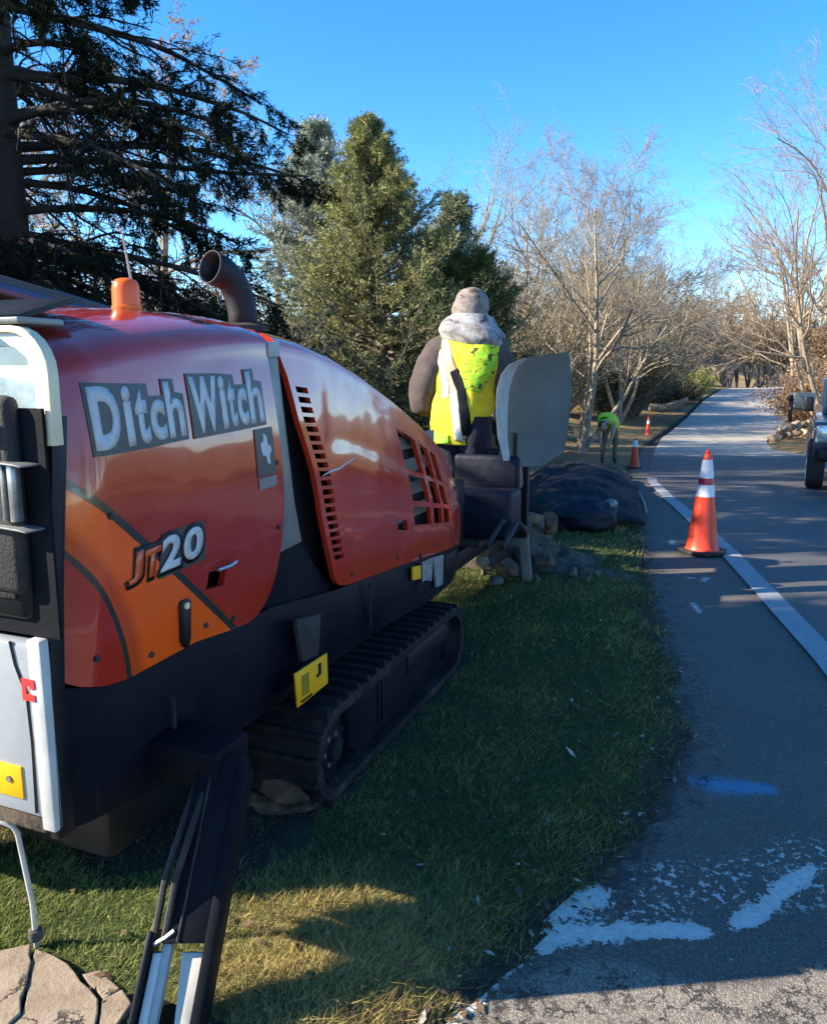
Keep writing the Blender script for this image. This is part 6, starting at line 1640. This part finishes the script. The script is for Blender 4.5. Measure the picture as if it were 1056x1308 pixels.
# bushes
for sd_, x, y, rx_, ry_, h, lb, a, b2, ex_ in [
 (51, -3.4, 14.0, 1.5, 1.2, 2.9, 'dark twiggy bush behind the exhaust pipe', (.03, .03, .016), (.10, .085, .05), (.30, .24, .18)),
 (52, -5.6, 16.0, 1.6, 1.3, 2.7, 'brown twiggy bush behind the orange beacon', (.06, .045, .028), (.16, .115, .075), (.32, .25, .20)),
 (53, -8.4, 16.5, 1.9, 1.5, 3.0, 'rusty brown bush at the far left behind the canopy', (.08, .05, .03), (.20, .13, .085), (.34, .26, .2)),
 (54, 3.0, 23.0, 1.7, 1.4, 4.3, 'grey tan twiggy thicket behind the worker', (.14, .115, .06), (.26, .21, .12), None),
 (55, 6.4, 36.5, 2.3, 1.7, 4.4, 'olive bushy thicket right of the leaning trunk', (.075, .075, .028), (.19, .165, .075), None),
 (56, 9.6, 39.0, 2.2, 1.6, 3.6, 'dark olive bush below the spreading bare tree', (.05, .055, .022), (.14, .125, .055), None),
 (57, 14.0, 49.0, 2.8, 1.8, 2.7, 'dark green low bush beside the tan grass', (.025, .035, .018), (.08, .085, .04), None),
 (58, 18.5, 55.0, 2.2, 1.5, 2.0, 'bright yellow green shrub by the far road', (.24, .26, .04), (.38, .37, .07), None),
 (59, 16.2, 51.5, 2.4, 1.4, 1.6, 'very dark low shrub left of the yellow green one', (.02, .028, .016), (.055, .06, .03), None),
 (60, 21.2, 66.0, 2.2, 1.5, 2.2, 'dark bush at the crest of the road', (.05, .05, .025), (.14, .11, .06), None),
 (61, 17.0, 33.0, 1.8, 1.6, 2.4, 'reddish brown bush under the right bare tree', (.20, .11, .06), (.36, .21, .12), None),
 (62, 21.5, 40.0, 2.4, 1.9, 2.9, 'tan leafy bush beyond the stone wall', (.24, .16, .09), (.42, .29, .18), None),
 (65, 10.8, 41.0, 2.4, 1.8, 5.2, 'tall olive tan thicket right of the leaning tree', (.12, .11, .05), (.25, .21, .11), None),
 (66, 8.0, 46.0, 2.8, 1.8, 6.2, 'broad olive thicket far behind the bending worker', (.10, .095, .04), (.23, .19, .095), None),
 (67, 13.6, 56.0, 3.2, 2.0, 4.6, 'grey brown thicket above the dark low hedge', (.13, .11, .06), (.25, .2, .13), None),
 (63, 13.9, 25.6, .9, .8, .9, 'small yellow green plant on the stone wall', (.20, .19, .06), (.34, .30, .11), None),
 (64, 1.6, 27.0, 1.8, 1.5, 3.6, 'olive brown bush between evergreen and thicket', (.10, .085, .04), (.21, .17, .09), None)]:
    shrub(sd_, 'bush', B(x, y), rx_, ry_, h, lb, a, b2, n=int(60 + 18 * h), leaf=.075 if y < 30 else .12, nl=18, extra=ex_)
# far wood beyond the road: reads as one mass
def woodland(seed, name, spots, label, a, b2, tw, leafn=4):
    rng = np.random.default_rng(seed); N = len(spots)
    S = np.array([B(x, y, -.2) for x, y, _ in spots]); H = np.array([h for _, _, h in spots])
    lv = []; S3 = np.repeat(S, 3, 0); D = norm(np.stack([rng.normal(0, .3, N*3), rng.normal(0, .3, N*3), np.ones(N*3)], -1))
    P, Rr = branch_level(rng, S3, D, np.repeat(H, 3) * rng.uniform(.75, 1.0, N*3), np.repeat(H, 3) * .013, K=8, wob=.09, up=.05, tip=.25)
    L = np.repeat(H, 3)
    s, d, l, r = spawn(rng, P, Rr, L, 9, ang=(.35, .9), ratio=(.35, .6), tmin=.12, rr=.55)
    P2, R2 = branch_level(rng, s, d, l, np.maximum(r, .018), K=6, wob=.15, up=.05, tip=.4)
    s, d, l, r = spawn(rng, P2, R2, l, 7, ang=(.4, 1.), ratio=(.35, .65), tmin=.15, rr=.6)
    P3, R3 = branch_level(rng, s, d, l, np.maximum(r, .013), K=4, wob=.18, up=.05, tip=.5)
    o = build_tubes(name, [(P, Rr, 5), (P2, R2, 3), (P3, R3, 3)], M[tw], None, (0, 0, 0)); tag(o, label, 'woodland', kind='stuff')
    V, c = leaf_tris(rng, P3, leafn, .22, .16, .6)
    o2 = build_leaves('woodland_leaves', V, leafcols(rng, len(c), a, b2), M['leaf'], None, (0, 0, 0)); tag(o2, 'dry leaves and brush of the ' + label, 'foliage', kind='stuff')
rs = random.Random(12)
woodland(71, 'woodland', [(x + rs.uniform(-1.5, 1.5), 58 + .15 * x + rs.uniform(-4, 12), rs.uniform(8, 11)) for x in np.arange(0, 19.5, .9)] , 'grey wood left of the far road', (.16, .13, .085), (.30, .24, .16), 'barkgrey')
woodland(72, 'woodland', [(x + rs.uniform(-1.5, 1.5), 88 + rs.uniform(-4, 14), rs.uniform(8.5, 12)) for x in np.arange(20, 74, .8)], 'brown wood beyond the crest of the road', (.24, .16, .09), (.42, .30, .18), 'twigred', 9)
woodland(73, 'woodland', [(x + rs.uniform(-1.5, 1.5), 48 + rs.uniform(-6, 8), rs.uniform(6, 8.5)) for x in np.arange(-34, -2, 2.0)], 'brown wood on the left behind the conifer', (.20, .13, .09), (.38, .27, .2), 'barkgrey')
woodland(74, 'woodland', [(float(RX(y)) + rs.uniform(3.0, 11), y, rs.uniform(3.5, 6.5)) for y in np.arange(36, 84, 2.0)], 'tan brush along the right of the far road', (.26, .17, .10), (.44, .31, .19), 'twigred')
woodland(75, 'woodland', [(18 + rs.uniform(0, 9), y, rs.uniform(5, 9)) for y in np.arange(-14, 16, 2.6)], 'wood across the road to the right', (.22, .15, .09), (.40, .28, .18), 'barkgrey')
# evergreens added out of view, left of the drill, to throw shade on the road
for k, (x, y, h, r_) in enumerate([(-7.6, 6.9, 8.6, 2.1), (-10.5, 12.5, 13.0, 3.0), (-8.0, 3.75, 8.0, 1.9)]):
    evergreen(80 + k, 'evergreen_tree', B(x, y), h, r_, ['dense evergreen standing in front of the dark conifer', 'tallest evergreen standing left behind the dark conifer', 'dense evergreen nearest the camera on the left of the drill'][k], [(.04, .055, .02), (.10, .11, .04)], n1=150, leaf=.16, nl=14, power=.75)
